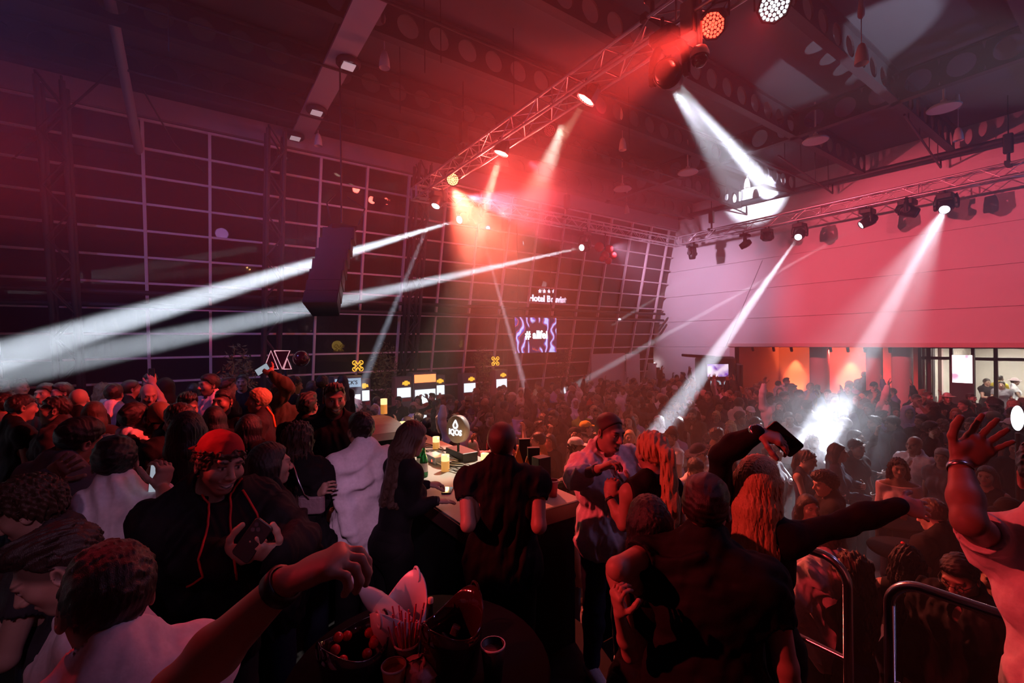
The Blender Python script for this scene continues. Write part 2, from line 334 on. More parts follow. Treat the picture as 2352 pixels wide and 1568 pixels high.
# dark pipe and trays along the white wall above the truss
a, b = on_x(1560, 470, 16.2), on_x(2420, 330, 16.2)
pipe('wall_duct', [(16.2, 11.3, 8.25), (16.2, 0.5, 8.02)], 0.09, 'thick dark pipe running along the top of the white wall')
for k, y in enumerate((3.4, 5.9, 8.6)):
    t = root('cable_tray_frame', (14.6, y, 8.05), ('thin hanging pipe frame above the wall truss, nearest the right edge', 'thin hanging pipe frame above the middle of the wall truss', 'thin hanging pipe frame beside the brightest patch of white wall')[k], 'pipe frame')
    MB().tube([(12.2, y - 0.3, 7.95), (16.3, y, 7.8), (16.3, y, 8.1)], 0.024).build('rail', m_dark, t)
    for q in range(4): MB().cyl((12.6 + q * 1.1, y - 0.27 + q * 0.08, 7.94 - q * .04), (12.6 + q * 1.1, y - 0.27 + q * 0.08, 8.75), 0.010, n=6).build('hanger', m_dark, t)
# ------------------------------------------------------------------ trusses and stage lamps
def truss(p0, p1, label, size=0.29, seg=0.36):
    p0, p1 = V(p0), V(p1); d = (p1 - p0).normalized(); s = d.cross(V((0, 0, 1))).normalized() * (size / 2); u = V((0, 0, size / 2)); L = (p1 - p0).length
    r = root('box_truss', p0, label, 'truss', 'lighting trusses')
    cs = [s + u, s - u, -s - u, -s + u]
    for c in cs: MB().cyl(p0 + c, p1 + c, 0.025, n=10).build('chord', m_alu, r)
    lat = MB(); n = int(L / seg)
    for i in range(n):
        a, b = p0 + d * (i * seg), p0 + d * ((i + 1) * seg)
        for j in range(4):
            c0, c1 = cs[j], cs[(j + 1) % 4]
            if (i + j) % 2: c0, c1 = c1, c0
            lat.cyl(a + c0, b + c1, 0.010, n=6, cap=False)
        if i % 6 == 0:
            for j in range(4): lat.cyl(a + cs[j], a + cs[(j + 1) % 4], 0.012, n=6, cap=False)
    lat.build('lattice', m_alu, r)
    for p in (p0 + d * 0.02, p1 - d * 0.02):
        e = MB()
        for j in range(4): e.cyl(p + cs[j], p + cs[(j + 1) % 4], 0.022, n=8)
        e.build('end_frame', m_alu, r)
    return r
truss((TX, -1.2, TZ), (TX, 10.42, TZ), 'long bright aluminium box truss coming from the top of the picture over the crowd')
truss((TX2, -0.8, TZ), (TX2, 10.42, TZ), 'aluminium box truss along the white wall carrying the row of moving heads')
truss((TX - 0.16, TY, TZ), (TX2 + 0.16, TY, TZ), 'aluminium box truss at the back in the red haze before the glass')
def hoist(x, y, label, top=ROOF - 0.1, z=TZ):
    r = root('chain_hoist', (x, y, z + 0.15), label, 'hoist', 'truss hoists')
    MB().rbox((x, y, z + 0.62), (0.16, 0.16, 0.42), 0.03).build('motor', m_black, r)
    MB().box((x, y, z + 0.16), (0.36, 0.09, 0.09)).build('clamp', m_black, r)
    MB().cyl((x, y, z + 0.15), (x, y, z + 0.45), 0.03, n=8).build('hook', m_black, r)
    MB().cyl((x, y, z + 0.82), (x, y, top), 0.012, n=6).build('chain', m_black, r)
hoist(TX, 3.55, 'black chain hoist clamped to the long near truss at the top of the picture')
hoist(TX, 8.3, 'black chain hoist on the far end of the long near truss')
hoist(TX2, 9.15, 'black chain hoist on the wall truss next to the bright white patch')
hoist(TX2, 2.0, 'black chain hoist on the wall truss at the right edge of the picture')
hoist(9.5, TY, 'black chain hoist on the back truss in the haze')

m_lens_off = M('dark_lens', (0.03, 0.03, 0.04), 0.1, 0.0, spec=0.8)
def frame_of(d):
    d = V(d).normalized(); x = d.cross(V((0, 0, 1)))
    x = x.normalized() if x.length > 1e-3 else V((1, 0, 0)); y = x.cross(d)
    return Matrix((x, y, d)).transposed()                            # local z looks along d
def moving_head(head, d, label, lit=None, base_y=None, m=m_black, s=1.0, ring=False):
    """head: centre of the head; d: where it looks; hangs from a base under the truss"""
    head = V(head); d = V(d).normalized(); top = V((head.x, head.y, TZ - 0.15))
    r = root('moving_head_light', top, label, 'stage light', 'moving head lights')
    bz = min(head.z + 0.40 * s, TZ - 0.26)
    MB().rbox((head.x, head.y, bz), (0.36 * s, 0.30 * s, 0.12 * s), 0.04).build('base', m, r)
    cl = MB(); cl.cyl((head.x - .11, head.y, bz), (head.x - .11, head.y, TZ - 0.11), 0.022, n=8); cl.cyl((head.x + .11, head.y, bz), (head.x + .11, head.y, TZ - 0.11), 0.022, n=8); cl.cyl((head.x - .12, head.y, TZ - .2), (head.x + .12, head.y, TZ - .2), .02, n=8); cl.build('clamp', m, r)
    side = d.cross(V((0, 0, 1))); side = side.normalized() if side.length > 1e-3 else V((1, 0, 0))
    yk = MB()
    for sg in (-1, 1):
        a = head + side * (0.185 * s * sg); yk.tube([a - V((0, 0, 0.05 * s)), a + V((0, 0, 0.12 * s)), a + V((0, 0, 0.24 * s)) - side * 0.02 * sg, V((head.x, head.y, bz - 0.05 * s)) + side * (0.10 * s * sg)], [0.045 * s, 0.05 * s, 0.05 * s, 0.05 * s], n=8)
        yk.cyl(a - side * 0.02 * sg, a + side * 0.025 * sg, 0.075 * s, n=14)
    yk.cyl(V((head.x, head.y, bz - 0.05 * s)) - side * 0.12 * s, V((head.x, head.y, bz - 0.05 * s)) + side * 0.12 * s, 0.045 * s, n=8); yk.build('yoke', m, r)
    rot = frame_of(d); hd = MB()
    hd.lathe([(0.002, -0.24), (0.07, -0.235), (0.105, -0.20), (0.135, -0.10), (0.140, 0.02), (0.125, 0.10), (0.112, 0.19), (0.100, 0.20), (0.095, 0.17)], head, rot @ Matrix.Scale(s, 3), 20)
    for k in range(4): hd.lathe([(0.138, -0.13 + k * .035), (0.150, -0.125 + k * .035), (0.138, -0.115 + k * .035)], head, rot @ Matrix.Scale(s, 3), 20)
    hp = hd.build('head', m, r)
    ln = MB().lathe([(0.001, 0.185), (0.05, 0.183), (0.096, 0.172)][::-1], head, rot @ Matrix.Scale(s, 3), 20)
    ln.build('lens', lit or m_lens_off, r); return r
g_beam = glow('beam_lens_glow', (0.85, 0.92, 1.0), 14)
g_warm = glow('warm_led_glow', (1.0, 0.80, 0.60), 6)
g_warm2 = glow('orange_led_glow', (1.0, 0.45, 0.18), 5)
g_red = glow('red_led_glow', (1.0, 0.035, 0.018), 8)
g_white = glow('white_led_glow', (0.90, 0.95, 1.0), 2.2)
def par(c, d, label, leds, off=False, s=1.0, up=TZ - 0.1):
    c = V(c); rot = frame_of(d) @ Matrix.Scale(s, 3); r = root('led_par_light', c, label, 'stage light', 'led wash lights')
    b = MB(); b.lathe([(0.002, -0.20), (0.08, -0.195), (0.12, -0.14), (0.138, -0.05), (0.142, 0.03), (0.150, 0.03), (0.150, 0.055), (0.130, 0.055), (0.126, 0.03)], c, rot, 8, False); b.build('housing', m_black, r)
    MB().lathe([(0.126, 0.030), (0.001, 0.031)], c, rot, 8, False).build('face_plate', m_lens_off, r)
    ld = MB()
    for ring, n in ((0.0, 1), (0.036, 6), (0.072, 12), (0.108, 18)):
        for k in range(n): a = 2 * math.pi * k / n; ld.ball(c + rot @ V((ring * math.cos(a), ring * math.sin(a), 0.034)), 0.0165 * s, 8, (1, 1, 1))
    ld.build('led_array', leds, r)
    side = rot @ V((1, 0, 0)); side.normalize(); yk = MB()
    yk.tube([c + side * 0.16 * s, c + side * 0.165 * s + V((0, 0, 0.16)), c + V((0, 0, 0.22)), c - side * 0.165 * s + V((0, 0, 0.16)), c - side * 0.16 * s], 0.012, n=6)
    yk.cyl(c + V((0, 0, 0.21)), (c.x, c.y, max(up, c.z + 0.24)), 0.025, n=8); yk.build('bracket', m_black, r); return r
def lamp_c(px, py): return on_x(px, py, TX)
def aimed(c, t): return (V(t) - V(c)).normalized()
c = lamp_c(1640, 55); par(c, aimed(c, P(1200, 420, 3.2)), 'red lit LED wash light near the top of the long truss', g_red)
c = lamp_c(1350, 222); par(c, aimed(c, W2T), 'warm white LED wash light in the middle of the long truss', g_warm)
c = lamp_c(1152, 346); par(c, aimed(c, W3T), 'warm pink LED wash light third along the long truss', g_warm)
c = lamp_c(1040, 412); par(c, aimed(c, P(1010, 440, 5.0)), 'orange glowing LED wash light at the far end of the long truss', g_warm2)
g_off = M('unlit_led', (0.55, 0.35, 0.40), 0.3)
c = V((7.2, TY - 0.1, 6.75)); c = on_y(1220, 328, 9.0); par(c, aimed(c, CAM), 'unlit LED wash light, lower of two dark ones behind the long truss', g_off, up=ROOF)
c = on_y(1263, 300, 8.0); par(c, aimed(c, CAM + V((-2, 0, 0))), 'unlit LED wash light, upper of two dark ones behind the long truss', g_off, up=ROOF)
c = on_z(1778, 12, 6.75); par(c, aimed(c, CAM + V((0, 0, -1.5))), 'white lit round LED wash light at the top edge of the picture', g_white, s=1.1, up=ROOF)
def beam_head(i, label, s=1.0): a, b = BEAMS[i][0], BEAMS[i][1]; d = (b - a).normalized(); return moving_head(a - d * 0.2 * s, d, label, g_beam, s=s)
beam_head(0, 'black moving head on the long truss throwing the white beam at the wall')
beam_head(1, 'black moving head at the far truss end throwing a narrow beam down left')
beam_head(2, 'moving head in the red haze throwing a pale beam straight down')
beam_head(3, 'moving head hidden in the red haze on the back truss')
beam_head(4, 'red tinted moving head hanging under the back truss')
NM = ['lit moving head on the wall truss with a thin beam, second from the left', 'lit moving head on the wall truss with a bright beam, fourth from the left', 'lit moving head on the wall truss with a faint thin beam, fifth from the left', 'lit moving head on the wall truss with the widest beam, nearest the right edge']
for i in range(4): beam_head(5 + i, NM[i], (0.85, 1.0, 1.0, 1.05)[i])
moving_head(on_x(1590, 582, TX2), (0, 0, -1), 'unlit moving head pointing straight down, first on the wall truss', None)
moving_head(on_x(1762, 545, TX2), (-0.5, -0.8, -0.3), 'unlit round moving head with louvred back, third on the wall truss', None, s=0.9)
moving_head(on_x(2085, 484, TX2), (0.1, -0.9, -0.5), 'unlit wide moving head between two lit ones on the wall truss', None, s=1.1)
# cluster of red balls under the back truss
q = on_y(1390, 580, TY); r = root('ball_cluster', q, 'bunch of shiny red balls hanging under the back truss', 'decoration')
m_redball = M('red_gloss', (0.75, 0.03, 0.03), 0.12, spec=0.8)
for dx, dz, rr in ((-0.26, 0.16, 0.16), (0.20, 0.14, 0.14), (0.38, -0.06, 0.12), (-0.02, -0.10, 0.15), (0.14, -0.26, 0.12), (-0.16, -0.22, 0.10)): MB().ball(q + V((dx, 0.06 * dz, dz)), rr, 20).build('ball', m_redball, r)
MB().tube([q + V((0, 0, 0.1)), q + V((0.02, 0, 0.6)), (q.x, q.y, TZ - 0.12)], 0.02).build('hanger', m_black, r)
# pipe camera dome under a box
q = on_x(1607, 130, 4.5); r = root('dome_camera', q, 'white dome security camera hanging by the long truss', 'camera')
MB().lathe([(0.03, 0.11), (0.075, 0.09), (0.10, 0.03), (0.10, -0.01)][::-1], q, None, 20).build('housing', m_white, r)
MB().ball(q - V((0, 0, 0.03)), 0.085, 18).build('dome', M('smoked_dome', (0.02, 0.02, 0.02), 0.08, spec=0.8), r)
MB().cyl(q + V((0, 0, 0.1)), (q.x, q.y, ROOF), 0.03).build('stem', m_white, r)
MB().rbox(q + V((-0.02, 0.1, 0.45)), (0.15, 0.16, 0.36), 0.02).build('junction_box', M('beige_box', (0.6, 0.5, 0.45), 0.6), r)
# hanging speaker column (line array)
t, b = on_y(785, 545, 7.9), on_y(745, 700, 7.4)
r = root('line_array_speaker', t, 'black curved column of loudspeakers hanging before the glass', 'loudspeaker')
prev = None
for k in range(7):
    u = k / 6; c = V((t.x + (b.x - t.x) * u, t.y + (b.y - t.y) * u ** 1.6, t.z + (b.z - t.z) * u))
    pitch = R_(4 + 26 * u); rot = Matrix.Rotation(R_(-28), 3, 'Z') @ Matrix.Rotation(-pitch, 3, 'X')
    cb = MB(); cb.prism([(-0.25, -0.22), (0.25, -0.22), (0.20, 0.16), (-0.20, 0.16)], 0.205, c, rot); sp = cb.build('cabinet', m_black, r)
    MB().box(c + rot @ V((0, -0.222, 0)), (0.46, 0.012, 0.17), rot).build('grille', M('speaker_mesh', (0.03, 0.025, 0.03), 0.5, 0.4, bump=0.4, scale=120), sp)
MB().box(t + V((0, 0, 0.14)), (0.4, 0.4, 0.06)).build('fly_bar', m_dark, r)
MB().tube([t + V((0, 0, 0.25)), (t.x, t.y, ROOF - 0.05)], 0.015).build('chain', m_black, r)
for sx in (-1, 1): MB().tube([t + V((0.22 * sx, -0.2, 0.2)), t + V((0.3 * sx, -0.3, 0.45)), t + V((0.1 * sx, 0, 0.7))], 0.012).build('cable', m_black, r)
# ceiling fittings
m_shade = M('lamp_shade_white', (0.75, 0.68, 0.66), 0.4)
def pendant(px, py, z, label, s=1.0):
    q = on_z(px, py, z); r = root('bell_pendant', q, label, 'pendant lamp', 'small bell shaped pendants under the roof')
    MB().lathe([(0.085, -0.15), (0.088, -0.13), (0.075, 0.0), (0.045, 0.11), (0.012, 0.14)], q, Matrix.Scale(s, 3), 18).build('shade', m_shade, r)
    MB().cyl(q + V((0, 0, 0.13 * s)), (q.x, q.y, ROOF - 0.25), 0.007, n=6).build('cord', m_shade, r)
    MB().lathe([(0.02, -0.08), (0.05, -0.04), (0.05, 0.04), (0.03, 0.25)], (q.x, q.y, ROOF - 0.26), None, 12).build('canopy', m_shade, r)
pendant(883, 135, 7.9, 'bell pendant at the top left beside the lamp beam')
pendant(731, 320, 7.9, 'small bell pendant by the second strip of lamps at the upper left')
pendant(1430, 330, 7.9, 'bell pendant over the red haze right of the long truss')
pendant(1440, 480, 7.9, 'smallest bell pendant far back near the white wall corner')
pendant(1979, 122, 7.9, 'brightly lit bell pendant casting a shadow on the lit roof', 1.15)
pendant(2201, 307, 7.9, 'pinkish bell pendant in front of the wall at upper right', 1.05)
pendant(1716, 420, 7.9, 'tiny bell pendant in front of the bright patch of wall')
def saucer(px, py, z, label):
    q = on_z(px, py, z); r = root('saucer_lamp', q, label, 'ceiling lamp', 'round saucer lamps')
    MB().lathe([(0.26, -0.02), (0.27, 0.0), (0.22, 0.05), (0.06, 0.10), (0.05, 0.16)], q, None, 28).build('shade', m_shade, r)
    MB().lathe([(0.255, -0.015), (0.001, -0.01)], q, None, 28).build('diffuser', M('pale_diffuser', (0.65, 0.45, 0.45), 0.6), r)
    MB().cyl(q + V((0, 0, 0.15)), (q.x, q.y, ROOF), 0.02, n=8).build('stem', m_shade, r)
saucer(2168, 248, 7.8, 'round saucer lamp at upper right, the largest of them')
saucer(1873, 323, 7.9, 'round saucer lamp under the dark roof beams at the right')
saucer(1580, 396, 7.9, 'round saucer lamp left of the white beam')
saucer(1430, 434, 7.9, 'round saucer lamp deep in the haze right of the truss')
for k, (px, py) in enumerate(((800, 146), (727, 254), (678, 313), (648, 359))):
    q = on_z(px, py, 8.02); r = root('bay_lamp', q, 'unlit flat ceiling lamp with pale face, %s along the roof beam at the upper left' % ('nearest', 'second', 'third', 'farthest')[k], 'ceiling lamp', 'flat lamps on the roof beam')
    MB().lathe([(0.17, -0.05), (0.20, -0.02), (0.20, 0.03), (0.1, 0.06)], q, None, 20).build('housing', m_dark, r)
    MB().box(q - V((0, 0, 0.052)), (0.2, 0.2, 0.02)).build('panel', M('lamp_panel', (0.75, 0.68, 0.72), 0.5, emit=(1, 0.8, 0.9), estr=0.35), r)  # the unlit panel gets a faint emission to look pale
    MB().cyl(q + V((0, 0, 0.05)), (q.x, q.y, 8.1), 0.03, n=8).build('stem', m_dark, r)
for k, (px, py, z0) in enumerate(((1012, 60, 7.0), (1180, 170, 7.0), (975, 85, 7.4), (636, 330, 7.0), (387, 30, 7.3), (1445, 285, 7.5), (919, 190, 7.2), (816, 250, 7.2))):
    q = on_z(px, py, 8.0); tag(MB().cyl((q.x, q.y, 7.45), (q.x, q.y, ROOF), 0.008, n=6).build('hanging_rod', m_dark, None, (q.x, q.y, ROOF)), 'thin black rod hanging from the roof above the %s' % ('middle of the long truss', 'red haze', 'upper end of the long truss', 'glass at the left', 'raking tube', 'right end of the haze', 'flat lamps', 'orange lamp')[k], 'rod', 'thin rods under the roof')
# ------------------------------------------------------------------ people: smooth bodies grown from blended limbs
A = lambda *x: np.array(x, float)
def nrm(v): v = np.asarray(v, float); return v / max(1e-9, np.linalg.norm(v))
def rotm(yaw=0, pitch=0, roll=0):                                    # degrees; +yaw turns to the left, +pitch looks up, +roll tilts to the right
    y, p, r = map(math.radians, (yaw, pitch, roll)); c, s = math.cos, math.sin
    Rz = np.array([[c(y), -s(y), 0], [s(y), c(y), 0], [0, 0, 1]]); Rx = np.array([[1, 0, 0], [0, c(p), -s(p)], [0, s(p), c(p)]]); Ry = np.array([[c(r), 0, s(r)], [0, 1, 0], [-s(r), 0, c(r)]])
    return Rz @ Rx @ Ry
I3 = np.eye(3)
def cone(a, b, ra, rb):                                              # tapered limb
    a, b = np.asarray(a, float), np.asarray(b, float); ba = b - a; L2 = max(1e-9, ba @ ba); rm = max(ra, rb)
    def fn(X, Y, Z):
        px, py, pz = X - a[0], Y - a[1], Z - a[2]; t = np.clip((px * ba[0] + py * ba[1] + pz * ba[2]) / L2, 0, 1)
        return np.sqrt((px - t * ba[0]) ** 2 + (py - t * ba[1]) ** 2 + (pz - t * ba[2]) ** 2) - (ra + (rb - ra) * t)
    return np.minimum(a, b) - rm, np.maximum(a, b) + rm, fn
def ell(c, r, R=I3):                                                 # ellipsoid, R holds its axes as columns
    c, r = np.asarray(c, float), np.asarray(r, float); e = np.sqrt(((R * r) ** 2).sum(1))
    def fn(X, Y, Z):
        px, py, pz = X - c[0], Y - c[1], Z - c[2]; k0 = 0; k1 = 0
        for i in range(3): q = px * R[0, i] + py * R[1, i] + pz * R[2, i]; k0 = k0 + (q / r[i]) ** 2; k1 = k1 + (q / r[i] ** 2) ** 2
        k0 = np.sqrt(k0); return k0 * (k0 - 1) / np.maximum(np.sqrt(k1), 1e-9)
    return c - e, c + e, fn
def half(p, n):                                                      # half space, inside where (x-p).n < 0
    p, n = np.asarray(p, float), nrm(n); return None, None, lambda X, Y, Z: (X - p[0]) * n[0] + (Y - p[1]) * n[1] + (Z - p[2]) * n[2]
def axis(lo, hi, step, fine):
    out = [lo]
    while out[-1] < hi:
        x = out[-1]; st = step
        for a, b, f in fine:
            if a - 2 * step <= x <= b: st = min(st, f if x >= a - f else max(f, min(step, (a - x) * 0.5 + f)))
        out.append(x + st)
    return np.array(out)
def grow(ops, step, fine=()):
    """ops: (kind, shape, blend); fine: (lo, hi, step) boxes that get smaller cells. Returns vertices, quads."""
    lo = np.min([o[1][0] for o in ops if o[0] == 'u'], 0) - 0.04; hi = np.max([o[1][1] for o in ops if o[0] == 'u'], 0) + 0.04
    ax = [axis(lo[i], hi[i], step, [(f[0][i], f[1][i], f[2]) for f in fine]) for i in range(3)]
    F = np.full([len(a) for a in ax], 0.3, np.float32)
    for kind, (l, h, fn), k in ops:
        if l is None: sl = [slice(None)] * 3
        else:
            m = k + (0.035 if kind != 'n' else 0.03); sl = [slice(max(0, np.searchsorted(ax[i], l[i] - m) - 1), np.searchsorted(ax[i], h[i] + m) + 1) for i in range(3)]
        g = F[tuple(sl)]
        if g.size == 0: continue
        d = fn(ax[0][sl[0]][:, None, None].astype(np.float32), ax[1][sl[1]][None, :, None].astype(np.float32), ax[2][sl[2]][None, None, :].astype(np.float32))
        if kind == 'n': g += d; continue                             # displacement
        if kind == 's': d = -d
        if kind == 'u':
            r = np.minimum(g, d)
            if k > 0: r = r - np.maximum(k - np.abs(g - d), 0) ** 2 / (4 * k)
        else:
            r = np.maximum(g, d)
            if k > 0: r = r + np.maximum(k - np.abs(g - d), 0) ** 2 / (4 * k)
        F[tuple(sl)] = r
    F[0] = F[-1] = 0.3; F[:, 0] = F[:, -1] = 0.3; F[:, :, 0] = F[:, :, -1] = 0.3
    S = F < 0; nx, ny, nz = F.shape
    cnt = np.zeros((nx - 1, ny - 1, nz - 1), np.uint8)
    for i in (0, 1):
        for j in (0, 1):
            for k in (0, 1): cnt += S[i:nx - 1 + i, j:ny - 1 + j, k:nz - 1 + k]
    act = np.argwhere((cnt > 0) & (cnt < 8)); idx = np.full(cnt.shape, -1, np.int32); idx[tuple(act.T)] = np.arange(len(act))
    acc = np.zeros((len(act), 3)); num = np.zeros(len(act))
    cor = [(0, 0, 0), (1, 0, 0), (0, 1, 0), (1, 1, 0), (0, 0, 1), (1, 0, 1), (0, 1, 1), (1, 1, 1)]
    val = [F[act[:, 0] + c[0], act[:, 1] + c[1], act[:, 2] + c[2]] for c in cor]
    for a, b in ((0, 1), (2, 3), (4, 5), (6, 7), (0, 2), (1, 3), (4, 6), (5, 7), (0, 4), (1, 5), (2, 6), (3, 7)):
        ch = (val[a] < 0) != (val[b] < 0); t = np.where(ch, val[a] / np.where(ch, val[a] - val[b], 1), 0)
        for i in range(3):
            pa = ax[i][act[:, i] + cor[a][i]]; pb = ax[i][act[:, i] + cor[b][i]]; acc[:, i] += np.where(ch, pa + (pb - pa) * t, 0)
        num += ch
    vs = acc / num[:, None]; qs = []
    for a in range(3):
        b, c = (a + 1) % 3, (a + 2) % 3; s0 = [slice(None)] * 3; s1 = [slice(None)] * 3; s0[a] = slice(0, -1); s1[a] = slice(1, None)
        e = np.argwhere(S[tuple(s0)] != S[tuple(s1)]); inside = S[tuple(e.T)]
        q = []
        for ob, oc in ((0, 0), (-1, 0), (-1, -1), (0, -1)):
            p = e.copy(); p[:, b] += ob; p[:, c] += oc; q.append(idx[tuple(p.T)])
        q = np.stack(q, 1); q[~inside] = q[~inside][:, ::-1]; qs.append(q)
    q = np.concatenate(qs); return vs, q[:, ::-1][(q >= 0).all(1)][:, ::-1]
def wrinkle(seed, amp, fr, lo=None, hi=None, R=I3, c=A(0, 0, 0), stretch=(1, 1, 1), bias=0.0):
    rs = np.random.RandomState(seed); W = [(rs.normal(size=3) * np.array(stretch) * fr * rs.uniform(.6, 1.6), rs.uniform(0, 6.3)) for _ in range(6)]
    def fn(X, Y, Z):
        px, py, pz = X - c[0], Y - c[1], Z - c[2]; q = [px * R[0, i] + py * R[1, i] + pz * R[2, i] for i in range(3)]; d = 0; ph = 0
        for w, p in W: ph = np.sin(q[0] * w[0] + q[1] * w[1] + q[2] * w[2] + p + 0.9 * ph); d = d + ph
        return (d * (amp / 3.2) - bias * amp).astype(np.float32)
    return lo, hi, fn
def ik(S, W, l1, l2, pole):
    S, W = np.asarray(S, float), np.asarray(W, float); v = W - S; d = np.linalg.norm(v)
    if d > (l1 + l2) * 0.999: W = S + v / d * (l1 + l2) * 0.999; v = W - S; d = np.linalg.norm(v)
    a = (l1 ** 2 - l2 ** 2 + d ** 2) / (2 * d); h = math.sqrt(max(0, l1 ** 2 - a * a)); u = v / d; p = np.asarray(pole, float); p = p - u * (p @ u)
    return S + u * a + nrm(p) * h, W
ARMS = {  # wrist (relative to body, right side; x outwards), elbow pole, hand direction, palm normal, curl in degrees
    'down': ((0.25, 0.05, 0.86), (0.4, -1, 0), (0, 0.1, -1), (-1, 0.2, 0), 35),
    'front': ((0.10, 0.34, 1.14), (0.6, -0.5, -1), (-0.6, 0.7, 0.3), (-0.5, -0.3, -0.6), 55),
    'hold': ((0.16, 0.30, 1.22), (0.7, -0.4, -1), (-0.2, 0.6, 0.7), (-0.8, 0.3, -0.1), 75),
    'phone': ((0.13, 0.36, 1.62), (0.8, 0.1, -1), (-0.1, 0.1, 1), (-0.3, -1, 0), 45),
    'up': ((0.26, 0.12, 1.95), (1, 0.2, 0), (0, 0.1, 1), (0, 1, 0), 12),
    'up_bent': ((0.30, 0.22, 1.72), (1, 0, -0.6), (-0.2, 0.2, 1), (-0.3, 1, 0), 25),
    'chest': ((0.02, 0.26, 1.26), (1, -0.2, -0.6), (-1, 0.2, 0.1), (0, -1, 0), 40),
    'side': ((0.36, 0.26, 1.20), (0.6, -1, -0.4), (0.1, 1, 0.3), (-1, 0, 0.2), 50),
    'behind': ((0.12, -0.20, 0.98), (1, -0.6, 0), (-0.7, 0, -0.6), (0, 1, 0), 30),
}
SPEC = dict(H=1.76, sex='m', wide=1.0, lean=(0, 0), head=(0, 0, 0), L='down', R='down', hair='short', top='tee', face='calm', beard=0.0, fine=0.006, step=0.016, seed=1, hairlen=0.30, belly=0.0, legs=True, sleeve=None, twist=0, fold=1.0)
def hand_ops(w, d, n, curl, s, sx, splay=6.0, thumb=1.0, fcurl=None):
    d, n = nrm(d), np.asarray(n, float); n = nrm(n - d * (n @ d)); a = np.cross(d, n) * sx; a = nrm(a); ops = []
    P_ = lambda u, v, t: w + (d * u + a * v + n * t) * s
    Rm = np.stack([a, d, n], 1)
    ops.append(('u', ell(P_(.050, 0, 0), A(.043, .058, .018) * s, Rm), .012)); ops.append(('u', cone(P_(.086, .030, 0), P_(.080, -.032, 0), .0135 * s, .0115 * s), .012))
    ops.append(('u', ell(P_(.034, .026, .008), A(.018, .034, .017) * s, Rm), .012))
    for i, L in enumerate((.074, .082, .076, .060)):
        p = P_(.088 - .003 * abs(i - 1), .030 - .0205 * i, 0); r = (.0092, .0094, .0090, .0080)[i] * s
        sp = R_(splay * (1.5 - i)); di = nrm(d * math.cos(sp) + a * math.sin(sp)); ang = 0
        for seg, f in ((.45, .75), (.31, 1.0), (.24, .7)):
            ang += R_((fcurl[i] if fcurl else curl) * f); dd = di * math.cos(ang) + n * math.sin(ang); q = p + dd * L * seg * s
            ops.append(('u', cone(p, q, r, r * .92), .005)); p = q; r *= .92
    p = P_(.022, .034, .006); c_ = R_(curl * .5)
    for L, (u, v, t) in ((.040, (.62, .70, .30)), (.034, (.80 * math.cos(c_), .42, .30 + .5 * math.sin(c_))), (.026, (.85 * math.cos(c_), .22, .25 + .7 * math.sin(c_)))):
        q = p + nrm(d * u + a * v * thumb + n * t) * L * s; ops.append(('u', cone(p, q, .0122 * s, .0105 * s), .007)); p = q
    return ops
def skeleton(q):
    s = q['H'] / 1.76; f = q['sex'] == 'f'; T = rotm(0, -q['lean'][0], q['lean'][1]) @ rotm(q['twist']); pv = A(0, 0, .96)
    up = lambda x, y, z: (pv + T @ (A(x, y, z) - pv)) * s
    sw = (.150 if f else .174) * (q['wide'] if not f else 1 + (q['wide'] - 1) * .6)
    k = dict(s=s, T=T, up=up, sw=sw, f=f, w=q['wide'])
    np_ = up(0, -.012, 1.535); Rh = T @ rotm(*q['head']); k['Rh'] = Rh; k['neck'] = np_; k['hc'] = np_ + Rh @ (A(0, .022, .098) * s)
    for side, sx in (('R', 1), ('L', -1)):
        S = up(sx * sw, -.008, 1.425); spec = q[side]
        if isinstance(spec, str): w, pole, hd, pn, curl = ARMS[spec]; w = up(sx * w[0] * (sw / .174), w[1], w[2]); pole = T @ A(sx * pole[0], *pole[1:]); hd = T @ A(sx * hd[0], *hd[1:]); pn = T @ A(sx * pn[0], *pn[1:]); E, W = ik(S, w, .295 * s, .262 * s, pole); ex = {}
        else:
            W = A(*spec['w']); hd, pn, curl = spec.get('d'), spec.get('n', (0, 0, -1)), spec.get('curl', 30); ex = {x: spec[x] for x in ('splay', 'thumb', 'fcurl') if x in spec}
            if 'e' in spec: E = A(*spec['e'])
            else: E, W = ik(S, W, .295 * s, .262 * s, spec.get('pole', (sx, -.5, -.5)))
            if hd is None: hd = W - E
        k[side] = (S, E, W, np.asarray(hd, float), np.asarray(pn, float), curl, sx, ex)
    return k
